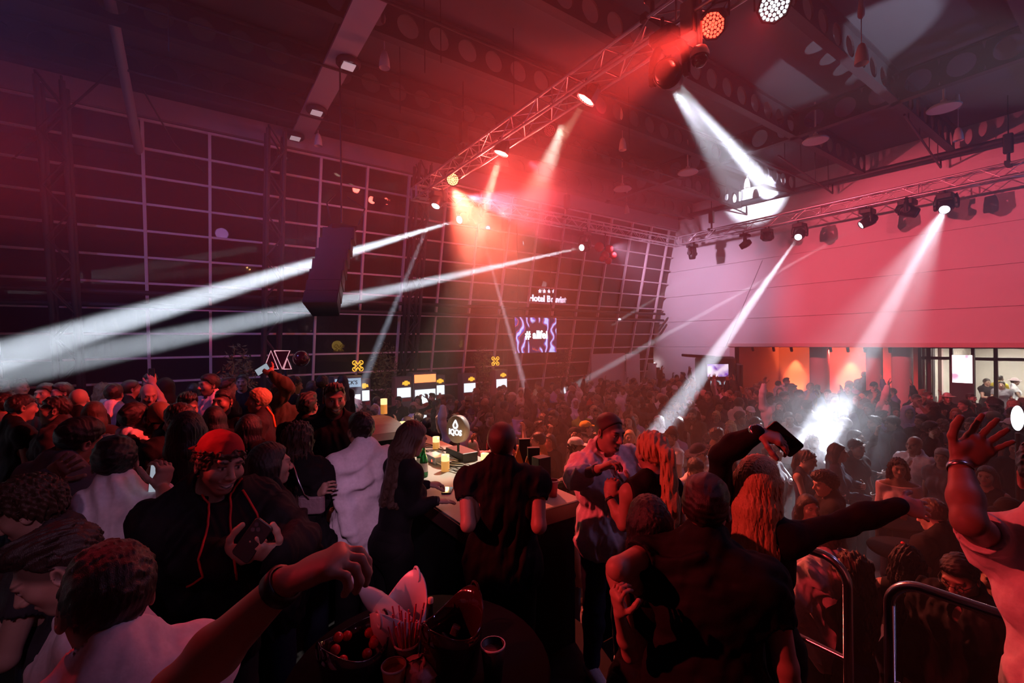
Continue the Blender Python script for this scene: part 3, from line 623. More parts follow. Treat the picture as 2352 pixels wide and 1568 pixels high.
def torso_ops(k, q, e=0.0, bl=.05):
    up, T, sw, w, f, s = k['up'], k['T'], k['sw'], k['w'], k['f'], k['s']; E = lambda c, r: ('u', ell(up(*c), (A(*r) + e) * s, T), bl); o = []
    wx = w if not f else 1 + (w - 1) * .7
    if f: o += [E((0, -.01, .93), (.172 * wx, .115, .115)), E((0, .0, 1.09), (.122 * wx, .088, .12)), E((0, .0, 1.27), (.140 * wx, .102, .15)), E((.072, .085, 1.275), (.060, .055, .060)), E((-.072, .085, 1.275), (.060, .055, .060))]
    else: o += [E((0, -.005, .94), (.160 * wx, .112, .12)), E((0, .0, 1.09), (.146 * wx, .104, .13)), E((0, .0, 1.28), (.168 * wx, .118, .165)), E((.075, .055, 1.32), (.08, .065, .075)), E((-.075, .055, 1.32), (.08, .065, .075))]
    if q['belly']: o.append(E((0, .05, 1.06), (.15 * wx, .10 + q['belly'], .14)))
    r = .052 if f else .062
    o += [('u', cone(up(-sw * .72, -.012, 1.415), up(sw * .72, -.012, 1.415), (r + e) * s, (r + e) * s), bl)]
    for sx in (-1, 1):
        o += [('u', cone(up(sx * sw * .8, -.02, 1.425), up(sx * .04, -.028, 1.50), (r * .72 + e) * s, (.040 + e * 1.2) * s), bl * .8), ('u', ell(up(sx * sw * .97, -.008, 1.412), (A(.055, .058, .062) * (.86 if f else 1) + e) * s, T), bl * .8)]
    return o
def arm_ops(arm, s, f, e=0.0, t_end=None, bl=.02, both=True):
    S, E, W = arm[:3]; g = .84 if f else 1.0; o = []
    if t_end is None: t_end = 2
    if t_end <= 1:
        X = S + (E - S) * t_end; o.append(('u', cone(S, X, (.050 * g + e) * s, (.050 * g - .010 * g * t_end + e * 1.15) * s), bl))
    else:
        o.append(('u', cone(S, E, (.050 * g + e) * s, (.037 * g + e) * s), bl)); t = t_end - 1; m = E + (W - E) * min(.38, t); X = E + (W - E) * t
        o.append(('u', cone(E, m, (.037 * g + e) * s, (.040 * g + e) * s), bl)); o.append(('u', cone(m, X, (.040 * g + e) * s, (.025 * g + e) * s), bl))
    return o
def person_parts(spec):
    q = dict(SPEC); q.update(spec); k = skeleton(q); s, f, T, up, Rh, hc = k['s'], k['f'], k['T'], k['up'], k['Rh'], k['hc']; fs = s * (.95 if f else 1.0)
    h = lambda x, y, z: hc + Rh @ (A(x, y, z) * fs); HE = lambda c, r, R=I3: ell(h(*c), A(*r) * fs, Rh @ R)
    fn_ = q['fine']; fb = [(hc - .15 * s, hc + .15 * s, fn_)]
    body = torso_ops(k, q)
    g = .84 if f else 1.0
    for side in 'RL':
        arm = k[side]; S, E, W, hd, pn, curl, sx, ex = arm; body += arm_ops(arm, s, f); body += hand_ops(W, hd, pn, curl, s * (.90 if f else 1.0), sx, **ex)
        c = W + nrm(hd) * .08 * s; fb.append((c - .11 * s, c + .11 * s, max(fn_, .0045)))
    legs = []
    for sx in (-1, 1):
        hip, kn, an = A(sx * .092, 0, .90) * s, A(sx * .105, .012, .49) * s, A(sx * .115, -.015, .09) * s
        legs += [(hip, kn, .083, .056), (kn, kn + (an - kn) * .3, .052, .056), (kn + (an - kn) * .3, an, .056, .037)]
        if q['legs']: body += [('u', cone(a, b, ra * s, rb_ * s), .03) for a, b, ra, rb_ in legs[-3:]] + [('u', cone(an - A(0, 0, .045) * s, an + A(0, .14, -.055) * s, .035 * s, .028 * s), .02)]
    nr = .047 if f else .056
    body += [('u', cone(up(0, -.022, 1.455), h(0, -.022, -.07), (nr + .008) * s, nr * s), .035)]
    body += [('u', HE((0, -.014, .026), (.074, .094, .088)), .02), ('u', HE((0, .030, -.030), (.060 if f else .064, .062, .078)), .03), ('u', HE((0, .062, -.094), (.024 if f else .030, .024, .020)), .03),
             ('u', HE((.040, .055, -.020), (.024, .026, .024)), .02), ('u', HE((-.040, .055, -.020), (.024, .026, .024)), .02),
             ('u', cone(h(-.036, .080, .024), h(.036, .080, .024), .013 * fs, .013 * fs), .018)]
    for x in (-.031, .031): body.append(('s', HE((x, .100, .003), (.019, .016, .011)), .012))
    for x in (-.031, .031): body.append(('u', HE((x, .077, .003), (.0145, .0135, .0125)), .003))
    body += [('u', cone(h(0, .088, .010), h(0, .112, -.030), .0085 * fs, .0125 * fs), .012), ('u', HE((.013, .100, -.035), (.009, .011, .009)), .007), ('u', HE((-.013, .100, -.035), (.009, .011, .009)), .007)]
    op = {'calm': 0, 'smile': .006, 'laugh': .011, 'open': .018}[q['face']]; mw = {'calm': .023, 'smile': .030, 'laugh': .032, 'open': .022}[q['face']]
    slp = {'calm': 0, 'smile': .30, 'laugh': .34, 'open': .05}[q['face']]; dg = math.degrees(math.atan(slp))
    for sx in (-1, 1):
        xx = mw * .46; zz = slp * mw * .46; Rm_ = rotm(0, 0, -sx * dg)
        body += [('u', HE((sx * xx, .083, -.062 + zz), (mw * .60, .012, .0062), Rm_), .008), ('u', HE((sx * xx * .9, .080, -.073 - op + zz), (mw * .52, .012, .0070), Rm_), .008)]
    for sx in (-1, 1):
        xx = mw * .42; zz = slp * mw * .42; Rm_ = rotm(0, 0, -sx * dg)
        body.append(('s', HE((sx * xx, .104, -.0675 - op * .5 + zz), (mw * .52, .018, .0016 + op * .6), Rm_), .003))
    if slp > .2: body += [('u', HE((.046, .066, -.028), (.020, .020, .018)), .02), ('u', HE((-.046, .066, -.028), (.020, .020, .018)), .02)]
    for sx in (-1, 1):
        Rr = rotm(sx * -22, 8, 0); body += [('u', HE((sx * .077, -.010, -.006), (.009, .021, .033), Rr), .006), ('s', HE((sx * .086, -.004, -.004), (.008, .011, .019), Rr), .005)]
    out = {}
    vb, qb = grow(body, q['step'], fb); loc = (vb - hc) @ Rh / fs
    x, y, z = loc.T; ax_ = np.abs(x); zm = z - slp * ax_; sm = lambda d: np.clip(.5 - d, 0, 1)
    near = (np.linalg.norm(loc, axis=1) < .17) & (y > .03)
    e2 = lambda cx, cz, rx, rz: (np.sqrt(((ax_ - cx) / rx) ** 2 + ((z - cz) / rz) ** 2) - 1) * 2
    e3 = lambda cx, cz, rx, rz: (np.sqrt(((ax_ - cx) / rx) ** 2 + ((zm - cz) / rz) ** 2) - 1) * 2
    lips = np.where(near, np.maximum(sm(e3(0, -.062, mw, .0085)), sm(e3(0, -.074 - op, mw * .9, .0085))), 0)
    brow = np.where(near, sm(e2(.032, .0235 + .004 * (ax_ > .03), .020, .0055)), 0) * (.9 if not f else .75)
    eye = np.where(near & (y > .06), sm(e2(.031, .002, .0125, .0048)), 0); iris = np.where(eye > 0, sm(e2(.031, .003, .0060, .0066)), 0)
    lash = np.where(near, sm((np.abs(z - .0085) / .0024 - 1)) * (np.abs(ax_ - .031) < .015), 0)
    teeth = np.where(near & (op > 0) & (y > .05), sm((np.sqrt((x / (mw * .8)) ** 2 + ((zm + .0655 + op * .3) / (.0030 + op * .36)) ** 2) - 1) * 2), 0)
    mouth = np.where(near & (op > 0) & (y > .04), sm((np.sqrt((x / (mw * .85)) ** 2 + ((zm + .068 + op * .5) / (.003 + op * .6)) ** 2) - 1) * 2), 0)
    bd = q['beard']; beard = 0 * x
    if bd: beard = bd * np.clip((-.036 - z + .25 * np.clip(ax_ - .045, 0, 1)) / .02, 0, 1) * (y > -.01) * (np.linalg.norm(loc, axis=1) < .16) * (1 - lips)
    scalp = 0 * x
    if q['hair'] in ('buzz', 'fade', 'short', 'quiff'): scalp = {'buzz': .75, 'fade': .8, 'short': .8, 'quiff': .75}[q['hair']] * np.clip((z * .72 - y * .62 + .028) / .02, 0, 1) * np.clip((z + .075) / .03, 0, 1) * (np.linalg.norm(loc, axis=1) < .15) * (1 - np.clip((ax_ - .079) / .004, 0, 1))
    dark = np.clip(np.maximum.reduce([brow, iris, lash, beard, scalp, mouth * (1 - teeth)]), 0, 1); white = np.clip(np.maximum(eye * (1 - iris) * (1 - lash), teeth), 0, 1)
    out['body'] = (vb, qb, np.stack([lips * (1 - mouth) * (.75 if f else .35), dark, white, np.ones_like(x)], 1))
    # ---- hair
    hr = q['hair']; sd = q['seed']; ho = []; hstep = max(fn_ * .9, .0036); cap = None
    def cover(t, front=.055, low=-.075, tilt=.86):
        return [('u', HE((0, -.015, .030), (.077 + t, .097 + t, .091 + t)), .01), ('i', half(h(0, front, .060), Rh @ A(0, tilt, -.69)), .012), ('i', half(h(0, 0, low), Rh @ A(0, .25, -1)), .01)]
    if hr == 'short': ho = cover(.006) + [('u', HE((0, .002, .075), (.066, .076, .049)), .02), ('i', half(h(0, .074, .05), Rh @ A(0, 1, -.35)), .008), ('n', wrinkle(sd, .0034, 125, *HE((0, 0, .03), (.12, .13, .13))[:2], Rh, hc), .0)]
    elif hr == 'quiff': ho = cover(.004, .035) + [('u', HE((0, .020, .092), (.064, .072, .038), rotm(0, 12)), .015), ('n', wrinkle(sd, .007, 85, *HE((0, 0, .03), (.12, .14, .14))[:2], Rh, hc, (1.5, .5, 1)), 0)]
    elif hr == 'fade': ho = cover(.0025, .045, -.045) + [('u', HE((0, -.002, .068), (.067, .079, .054)), .012), ('i', half(h(0, .080, .05), Rh @ A(0, 1, -.3)), .006), ('n', wrinkle(sd, .005, 100, *HE((0, 0, .05), (.12, .13, .13))[:2], Rh, hc), 0)]
    elif hr == 'buzz': ho = cover(.0035, .05, -.06)
    elif hr == 'curly': ho = cover(.020) + [('u', HE((0, .02, .085), (.080, .088, .055)), .02), ('i', half(h(0, .098, .04), Rh @ A(0, 1, -.45)), .01), ('n', wrinkle(sd, .009, 210, *HE((0, 0, .03), (.13, .14, .15))[:2], Rh, hc), 0)]
    elif hr in ('long', 'wavy', 'half'):
        L = q['hairlen']; hl = T.T @ (hc) ; back = nrm(T @ A(0, -1, 0)); dn = nrm(T @ A(0, 0, -1)); c0 = h(0, -.055, -.03); w0 = .078
        ho = cover(.013, .060, -.11, .80)
        for i, (sx, yy, wd) in enumerate(((0, -.035, .074), (-.045, -.02, .052), (.045, -.02, .052), (-.07, .008, .032), (.07, .008, .032))):
            a0 = h(sx, yy - .02, .0); b0 = h(sx * 1.15, yy - .045, -.10); c1 = b0 + dn * max(.02, (L - .06)) * s + back * .035 * s + T @ A(sx * .35, 0, 0); ho += [('u', cone(a0, b0, wd * fs, wd * .9 * fs), .03), ('u', cone(b0, c1, wd * .88 * fs, wd * .5 * fs), .03)]
        ho += [('s', HE((0, .085, -.025), (.066, .060, .098)), .01), ('n', wrinkle(sd, .0026 if hr != 'wavy' else .010, 190 if hr != 'wavy' else 80, *[None, None], Rh, hc, (1.6, 1.6, .22 if hr != 'wavy' else .7)), 0)]
        if hr == 'half': ho.insert(3, ('u', HE((0, -.03, .11), (.045, .04, .03)), .02))
    elif hr in ('pony', 'bun'):
        ho = cover(.009, .062, -.07, .82)
        if hr == 'bun': ho += [('u', HE((0, -.085, .085), (.045, .042, .045)), .01)]
        else:
            dn = nrm(T @ A(0, -.10, -1)); a0 = h(0, -.100, .055); b0 = h(0, -.150, .02); c1 = b0 + dn * q['hairlen'] * .55 * s; d1 = b0 + dn * q['hairlen'] * s
            ho += [('u', cone(a0, b0, .030 * fs, .040 * fs), .01), ('u', cone(b0, c1, .040 * fs, .050 * fs), .02), ('u', cone(c1, d1, .050 * fs, .018 * fs), .02)]
        ho += [('n', wrinkle(sd, .007, 80, None, None, Rh, hc, (1.5, 1.5, .3)), 0)]
    elif hr in ('cap', 'cap_back', 'beanie', 'brim'):
        cap = [('u', HE((0, -.010, .046), (.083, .103, .088)), .01), ('i', half(h(0, 0, .038), Rh @ A(0, .18, -1)), .006)]
        if hr == 'cap': cap += [('u', HE((0, .105, .046), (.066, .072, .010), rotm(0, -10)), .006)]
        if hr == 'cap_back': cap += [('u', HE((0, -.120, .030), (.062, .062, .010), rotm(0, 14)), .006)]
        if hr == 'brim': cap += [('u', HE((0, 0, .044), (.155, .175, .010)), .006)]
        ho = cover(.006, .06 if hr != 'cap_back' else .085, -.06) + ([('u', HE((0, .070, .056), (.056, .030, .022)), .01), ('u', HE((.062, .02, .02), (.020, .04, .035)), .01), ('u', HE((-.062, .02, .02), (.020, .04, .035)), .01)] if hr == 'cap_back' else []) + [('i', half(h(0, 0, .062), Rh @ A(0, -.1, 1)), .01), ('n', wrinkle(sd, .009, 110, *HE((0, 0, .03), (.12, .14, .13))[:2], Rh, hc), 0)]
    elif hr == 'hood':
        cap = [('u', HE((0, -.02, .01), (.105, .125, .135)), .02), ('u', cone(h(0, -.03, -.06), up(0, -.03, 1.47), .10 * s, .13 * s), .04), ('s', HE((0, .11, -.01), (.075, .09, .10)), .02)]
    if ho:
        l = min([o[1][0].min() for o in ho if o[0] == 'u']); lo = np.min([o[1][0] for o in ho if o[0] == 'u'], 0); hi = np.max([o[1][1] for o in ho if o[0] == 'u'], 0)
        out['hair'] = grow(ho, hstep)
    if cap: out['hood' if hr == 'hood' else 'hat'] = grow(cap + [('n', wrinkle(sd, .003, 40, None, None), 0)], max(fn_, .006))
    # ---- clothes
    tp = q['top']; e = {'tee': .012, 'shirt': .014, 'jacket': .020, 'sleeveless': .008, 'long': .009, 'hoodie': .022, 'off': .010, 'sweater': .018, 'vest': .009}[tp]
    sl = q['sleeve'] if q['sleeve'] is not None else {'tee': .62, 'shirt': 1.93, 'jacket': 1.95, 'sleeveless': 0, 'long': 1.9, 'hoodie': 1.95, 'off': 1.7, 'sweater': 1.92, 'vest': 0}[tp]
    to = torso_ops(k, q, e); hem = {'tee': .86, 'shirt': .82, 'jacket': .80, 'hoodie': .86, 'sleeveless': .88, 'long': .86, 'off': .88, 'sweater': .86, 'vest': .86}[tp]
    if not (tp == 'off' or tp == 'vest' or tp == 'sleeveless'): to += [('u', cone(up(0, -.024, 1.43), up(0, -.022, 1.53), (.072 if not f else .062) * s + e * s, (.060 if not f else .052) * s + e * s * .6), .035)]
    if tp in ('tee', 'shirt', 'jacket', 'sweater', 'hoodie'): to += [('u', ell(up(0, 0, .93), (A((.180 if not f else .188) * k['w'], .130, .22) + e) * s, T), .05)]
    big = ('n', wrinkle(sd + 5, {'tee': .008, 'shirt': .010, 'jacket': .013, 'sweater': .008, 'hoodie': .009}.get(tp, .0035) * q['fold'], 20, None, None, T, A(0, 0, 0), (1, 1, .75), .75), 0)
    if tp == 'tee': to.append(big)                                   # short sleeves stay smooth so that their hems are clean
    for side in 'RL':
        if sl > 0: to += arm_ops(k[side], s, f, e * (1.1 if tp != 'tee' else 1.15), sl, .025)
    if tp != 'tee': to.append(big)
    to.append(('n', wrinkle(sd + 6, {'tee': .0022, 'shirt': .004, 'jacket': .004}.get(tp, .001) * q['fold'], 55, None, None, T, A(0, 0, 0), (1, 1, .5), .6), 0))
    for side in 'RL':
        if 0 < sl <= 1: S, E = k[side][:2]; X = S + (E - S) * sl; to += [('s', cone(X + (E - S) * .02, E + (E - S) * .1, .075 * s, .06 * s), .004)]
        if sl == 0 and tp != 'off': S = k[side][0]; to += [('s', ell(S + T @ A(k[side][6] * .035, 0, .0) * s, A(.040, .11, .11) * s, T), .01)]
    if tp == 'off': to += [('s', ell(up(0, .02, 1.555), A(.30, .20, .13) * s, T), .01)]
    elif tp == 'sleeveless' and f: to += [('s', ell(up(0, .09, 1.47), A(.10, .12, .10) * s, T), .01)]
    else: to += [('s', cone(up(0, .0, 1.535), up(0, .060, 1.565), .068 * s, .092 * s), .005)]
    ring = lambda r, z, a0, a1, n: [up(r * math.sin(R_(a0 + (a1 - a0) * i / n)), -.012 + .004 + r * .92 * math.cos(R_(a0 + (a1 - a0) * i / n)), z - .030 * (.5 + .5 * math.cos(R_(a0 + (a1 - a0) * i / n)))) for i in range(n + 1)]
    if tp == 'tee' and not f:
        pts = ring(.072, 1.500, 0, 360, 18); to += [('u', cone(pts[i], pts[i + 1], .0062 * s, .0062 * s), .004) for i in range(18)]
    if tp in ('shirt', 'jacket'):
        for zz, rr in ((1.500, .072), (1.516, .070), (1.532, .070)):
            pts = ring(rr, zz, 35, 325, 16); to += [('u', cone(pts[i], pts[i + 1], .0085 * s, .0085 * s), .004) for i in range(16)]
        for side in 'RL':
            if sl > 1.5: S, E, W = k[side][:3]; X = E + (W - E) * (sl - 1); to.append(('u', cone(X - (W - E) * .14, X, .040 * g * s, .038 * g * s), .004))
        if tp == 'shirt': to += [('s', ell(up(0, .11, 1.45), A(.030, .05, .09) * s, T), .006)]
    if tp == 'hoodie': to += [('u', ell(up(0, -.09, 1.46), A(.10, .055, .07) * s, T), .03)]
    to += [('i', half(up(0, 0, hem), T @ A(0, 0, -1)), .004)]
    out['top'] = grow(to, max(.009, q['step'] * .7), [(up(0, 0, 1.48) - .10 * s, up(0, 0, 1.48) + .10 * s, max(fn_, .006))])
    if q['legs']:
        lo_ = [('u', ell(A(0, -.006, .92) * s, A((.186 if f else .174) * k['w'], .128, .150) * s), .04)]
        for a, b, ra, rb_ in legs: lo_.append(('u', cone(a, b, (ra + .014) * s, (rb_ + .016) * s), .03))
        lo_ += [('u', ell(A(0, -.002, 1.01) * s, A(.152 * k['w'], .112, .07) * s), .03), ('n', wrinkle(sd + 9, .004, 24), 0), ('i', half(A(0, 0, .075) * s, A(0, 0, -1)), .004)]
        out['trousers'] = grow(lo_, q['step'] * 1.05); sh = []
        for sx in (-1, 1): an = A(sx * .115, -.015, .09) * s; sh += [('u', cone(an - A(0, .02, .035) * s, an + A(0, .16, -.048) * s, .048 * s, .040 * s), .02)]
        out['shoes'] = grow(sh + [('i', half(A(0, 0, .004), A(0, 0, -1)), .003)], q['step'])
    return out, k
# ---- materials that take the thing's own colour
def colour_mat(name, rough, kind):
    m = bpy.data.materials.new(name); n, l, b = _nodes(m); oi = n.new('ShaderNodeObjectInfo'); tc = n.new('ShaderNodeTexCoord'); t = n.new('ShaderNodeTexNoise'); b.inputs['Roughness'].default_value = rough
    l.new(tc.outputs['Object'], t.inputs['Vector']); mul = n.new('ShaderNodeMix'); mul.data_type = 'RGBA'; mul.blend_type = 'MULTIPLY'; mul.inputs[0].default_value = 1; l.new(oi.outputs['Color'], mul.inputs[6])
    rp = n.new('ShaderNodeMapRange'); l.new(t.outputs['Fac'], rp.inputs[0]); l.new(rp.outputs[0], mul.inputs[7]); src = mul.outputs[2]
    if kind == 'skin':
        t.inputs['Scale'].default_value = 40; rp.inputs[3].default_value = .92; rp.inputs[4].default_value = 1.06; at = n.new('ShaderNodeVertexColor'); at.layer_name = 'marks'; sp = n.new('ShaderNodeSeparateColor'); l.new(at.outputs[0], sp.inputs[0])
        for i, col in enumerate(((.40, .13, .12), (.018, .012, .010), (.62, .58, .55))):
            mx = n.new('ShaderNodeMix'); mx.data_type = 'RGBA'; l.new(sp.outputs[i], mx.inputs[0]); l.new(src, mx.inputs[6]); mx.inputs[7].default_value = (*col, 1); src = mx.outputs[2]
        b.inputs['Specular IOR Level'].default_value = .45
    elif kind == 'hair':
        mp = n.new('ShaderNodeMapping'); mp.inputs[3].default_value = (1.6, 1.6, .25); l.new(tc.outputs['Object'], mp.inputs[0]); l.new(mp.outputs[0], t.inputs['Vector']); t.inputs['Scale'].default_value = 380; rp.inputs[3].default_value = .55; rp.inputs[4].default_value = 1.4
        bp = n.new('ShaderNodeBump'); bp.inputs[0].default_value = .6; bp.inputs[1].default_value = .003; l.new(t.outputs['Fac'], bp.inputs['Height']); l.new(bp.outputs[0], b.inputs['Normal'])
    else:
        t.inputs['Scale'].default_value = 60; rp.inputs[3].default_value = .85; rp.inputs[4].default_value = 1.12
        bp = n.new('ShaderNodeBump'); bp.inputs[0].default_value = .25; bp.inputs[1].default_value = .004; l.new(t.outputs['Fac'], bp.inputs['Height']); l.new(bp.outputs[0], b.inputs['Normal']); b.inputs['Specular IOR Level'].default_value = .25
    l.new(src, b.inputs['Base Color']); return m
m_skin, m_hair, m_cloth = colour_mat('skin', .5, 'skin'), colour_mat('hair_strands', .42, 'hair'), colour_mat('cloth_fabric', .8, 'cloth')
PART_MAT = {'body': m_skin, 'hair': m_hair}
def as_mesh(name, vs, q, mat, marks=None):
    me = bpy.data.meshes.new(name); me.vertices.add(len(vs)); me.vertices.foreach_set('co', np.asarray(vs, np.float32).ravel()); me.loops.add(q.size); me.loops.foreach_set('vertex_index', q.astype(np.int32).ravel())
    me.polygons.add(len(q)); me.polygons.foreach_set('loop_start', np.arange(0, q.size, 4, dtype=np.int32)); me.polygons.foreach_set('use_smooth', np.ones(len(q), bool)); me.update(calc_edges=True)
    if marks is not None: at = me.color_attributes.new('marks', 'FLOAT_COLOR', 'POINT'); at.data.foreach_set('color', marks.astype(np.float32).ravel())
    me.materials.append(mat); return me
SKIN = {'pale': (.48, .31, .25), 'fair': (.40, .245, .185), 'tan': (.30, .175, .12), 'olive': (.34, .21, .15)}
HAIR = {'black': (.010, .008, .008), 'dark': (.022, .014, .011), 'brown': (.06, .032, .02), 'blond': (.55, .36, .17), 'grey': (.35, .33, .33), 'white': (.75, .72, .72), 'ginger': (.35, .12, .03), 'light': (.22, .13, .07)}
CL = {'black': (.006, .005, .007), 'white': (.86, .84, .88), 'navy': (.015, .02, .05), 'grey': (.16, .15, .17), 'red': (.40, .02, .03), 'olive': (.06, .055, .035), 'pink': (.70, .52, .56), 'blue': (.10, .16, .34), 'yellow': (.65, .50, .05), 'orange': (.70, .25, .04), 'lime': (.45, .65, .10), 'brown': (.09, .05, .03), 'lilac': (.45, .34, .60), 'jeans': (.035, .05, .10), 'cream': (.6, .55, .48), 'charcoal': (.035, .033, .037)}
PNAME = {'top': {'tee': 't_shirt', 'shirt': 'shirt', 'jacket': 'jacket', 'sleeveless': 'sleeveless_top', 'long': 'long_sleeved_top', 'hoodie': 'hoodie', 'off': 'off_shoulder_top', 'sweater': 'sweater', 'vest': 'vest_top'}}
def make_person(spec, loc, yaw, label, group=None, skin='fair', hair='dark', cloth='black', legs='navy', hat='black', shoes='charcoal', parts=None):
    pp, k = parts or person_parts(spec); q = dict(SPEC); q.update(spec)
    b = bpy.data.objects.new('person', as_mesh('person', *pp['body'][:2], m_skin, pp['body'][2])); COL.objects.link(b); b.location = loc; b.rotation_euler = (0, 0, yaw); tag(b, label, 'person', group); b.color = (*SKIN[skin], 1)
    for nm, me in pp.items():
        if nm == 'body': continue
        name = PNAME['top'][q['top']] if nm == 'top' else nm
        o = bpy.data.objects.new(name, as_mesh(name, me[0], me[1], m_hair if nm == 'hair' else m_cloth)); COL.objects.link(o); o.parent = b
        c = HAIR[hair] if nm == 'hair' else CL[{'top': cloth, 'trousers': legs, 'shoes': shoes}.get(nm, hat)]; o.color = (*c, 1)
    return b
# ------------------------------------------------------------------ the guests one can tell apart
def cam_dir(r, u, f): return RC * r + UC * u + FW * f
POSE = {}
GUESTS = []                                                           # footprints already taken on the main floor
def guest(px, py, d, turn, label, H=None, floor=PLAT, sc=None, arms=None, skin='fair', haircol='dark', cloth='black', legs='navy', hat='black', shoes='charcoal', group=None, **sp):
    f = sp.get('sex', 'm') == 'f'; ratio = 1.633 / 1.76
    if d is None: H = H or (1.66 if f else 1.77); zc = floor + H * ratio; d = (HC - zc) * FPX / max(20, py - 784 - (px - 1176) * -0.0105)
    hc = P(px, py, d); H = H or (hc.z - floor) / ratio
    r = ray(px, py); g = Matrix.Rotation(R_(-turn), 3, 'Z') @ V((r.x, r.y, 0)); yaw = math.atan2(-g.x, g.y)
    spec = dict(sp); spec.setdefault('fine', min(.010, max(.0034, d * .0016))); spec.setdefault('fold', 1.5 if d < 3.6 else 1.0); spec.setdefault('step', min(.022, max(.011, d * .006)))
    Rz = Matrix.Rotation(yaw, 3, 'Z'); loc = V((hc.x, hc.y, floor))
    for _ in range(3):
        spec['H'] = H; q = dict(SPEC); q.update(spec)
        for a in 'LR':
            if not isinstance(q[a], str): q[a] = 'down'
        k = skeleton(q); off = Rz @ V(k['hc']); loc = V((hc.x - off.x, hc.y - off.y, floor)); H *= (hc.z - floor) / off.z
    spec['H'] = H; inv = Rz.transposed(); dbg = []
    for a, s in (arms or {}).items():
        t = dict(s); w = P(*s['w']); t['w'] = tuple(inv @ (w - loc))
        if 'e' in s: e = P(*s['e']); t['e'] = tuple(inv @ (e - loc)); dbg.append((a, round((e - w).length, 2), round((Rz @ V(k[a][0]) + loc - e).length, 2)))
        if 'pole' in s: t['pole'] = tuple(inv @ cam_dir(*s['pole']))
        if 'tip' in s: t['d'] = tuple(inv @ (P(*s['tip']) - w)); del t['tip']
        t['n'] = tuple(inv @ cam_dir(*s.get('n', (0, -1, 0)))); spec[a] = t
    b = make_person(spec, loc, yaw, label, group, skin, haircol, cloth, legs, hat, shoes)
    GUESTS.append((loc.x, loc.y)); q = dict(SPEC); q.update(spec); k = skeleton(q); Rw = np.array(Rz)
    POSE[b.name] = dict(hand=(loc + Rz @ V(k['R'][2]), Rz @ V(k['R'][3])), head=(loc + Rz @ V(k['hc']), Matrix((Rw @ k['Rh']).tolist()), H / 1.76))
    if dbg or not 1.5 < H < 1.95: print('GUEST', label[:40], 'H %.2f d %.2f' % (H, d), dbg)
    return b
def band(person, c, axis_d, r, w, name, mat, label=None):              # watch, bracelet
    ro = V((0, 0, 1)).rotation_difference(V(axis_d).normalized()).to_matrix(); mb = MB()
    mb.lathe([(r, -w / 2), (r + .005, -w / 2), (r + .005, w / 2), (r, w / 2), (r, -w / 2)], c, ro, 18)
    o = mb.build(name, mat); o.parent = person; o.matrix_parent_inverse = person.matrix_basis.inverted() if False else Matrix.LocRotScale(person.location, person.rotation_euler, None).inverted(); return o
def attach(o, person): o.parent = person; o.matrix_parent_inverse = Matrix.LocRotScale(person.location, person.rotation_euler, None).inverted(); return o
def phone(c, up, face, label, lit=None):
    up, face = V(up).normalized(), V(face).normalized(); x = up.cross(face).normalized(); face = x.cross(up); rot = Matrix((x, up, face)).transposed(); r = root('smartphone', c, label, 'phone', 'phones held up')
    MB().rbox(c, (.074, .152, .009), .012, rot).build('case', m_black, r); MB().box(V(c) + rot @ V((0, 0, .0052)), (.066, .140, .001), rot).build('screen', lit or m_lens_off, r)
    cm = MB()
    for dx, dy in ((.02, .055), (.02, .033), (.004, .044)): cm.cyl(V(c) + rot @ V((dx, dy, -.0045)), V(c) + rot @ V((dx, dy, -.0065)), .008, n=10)
    cm.build('camera_lenses', m_lens_off, r); return r
from mathutils.bvhtree import BVHTree
def drape(person, part, pts, lift=.004):                              # points laid onto a garment of a person
    o = next(c for c in person.children if c.name.startswith(part)); bv = BVHTree.FromPolygons([v.co[:] for v in o.data.vertices], [p.vertices[:] for p in o.data.polygons]); Mw = Matrix.LocRotScale(person.location, person.rotation_euler, None); inv = Mw.inverted(); out = []; r3 = inv.to_3x3()
    for i in range(len(pts) - 1):
        for t in range(6):
            u = t / 6; px, py = pts[i][0] + (pts[i + 1][0] - pts[i][0]) * u, pts[i][1] + (pts[i + 1][1] - pts[i][1]) * u; hit = bv.ray_cast(inv @ CAM, (r3 @ ray(px, py)).normalized())
            if hit[0] is not None: out.append(Mw @ (hit[0] + hit[1] * lift * (1 if hit[1].dot(r3 @ ray(px, py)) < 0 else -1)))
    return out
def glasses(b):
    c, Rh, s = POSE[b.name]['head']; L_ = lambda x, y, z: c + Rh @ (V((x, y, z)) * s); mb = MB()
    for sx in (-1, 1):
        mb.tube([L_(sx * .033 + .021 * math.cos(R_(a)), .107, .001 + .017 * math.sin(R_(a))) for a in range(0, 361, 24)], .0022, 6); mb.tube([L_(sx * .054, .105, .006), L_(sx * .078, .06, .006), L_(sx * .080, .0, .004)], .002, 6)
    mb.tube([L_(-.012, .109, .004), L_(0, .112, .007), L_(.012, .109, .004)], .0022, 6); attach(mb.build('glasses', m_black), b)
m_strap = M('watch_strap', (.02, .018, .02), .5); m_metal = M('watch_metal', (.6, .6, .62), .25, 1.0)
screen_lit = glow('phone_screen_glow', (.75, .85, 1.0), .4)
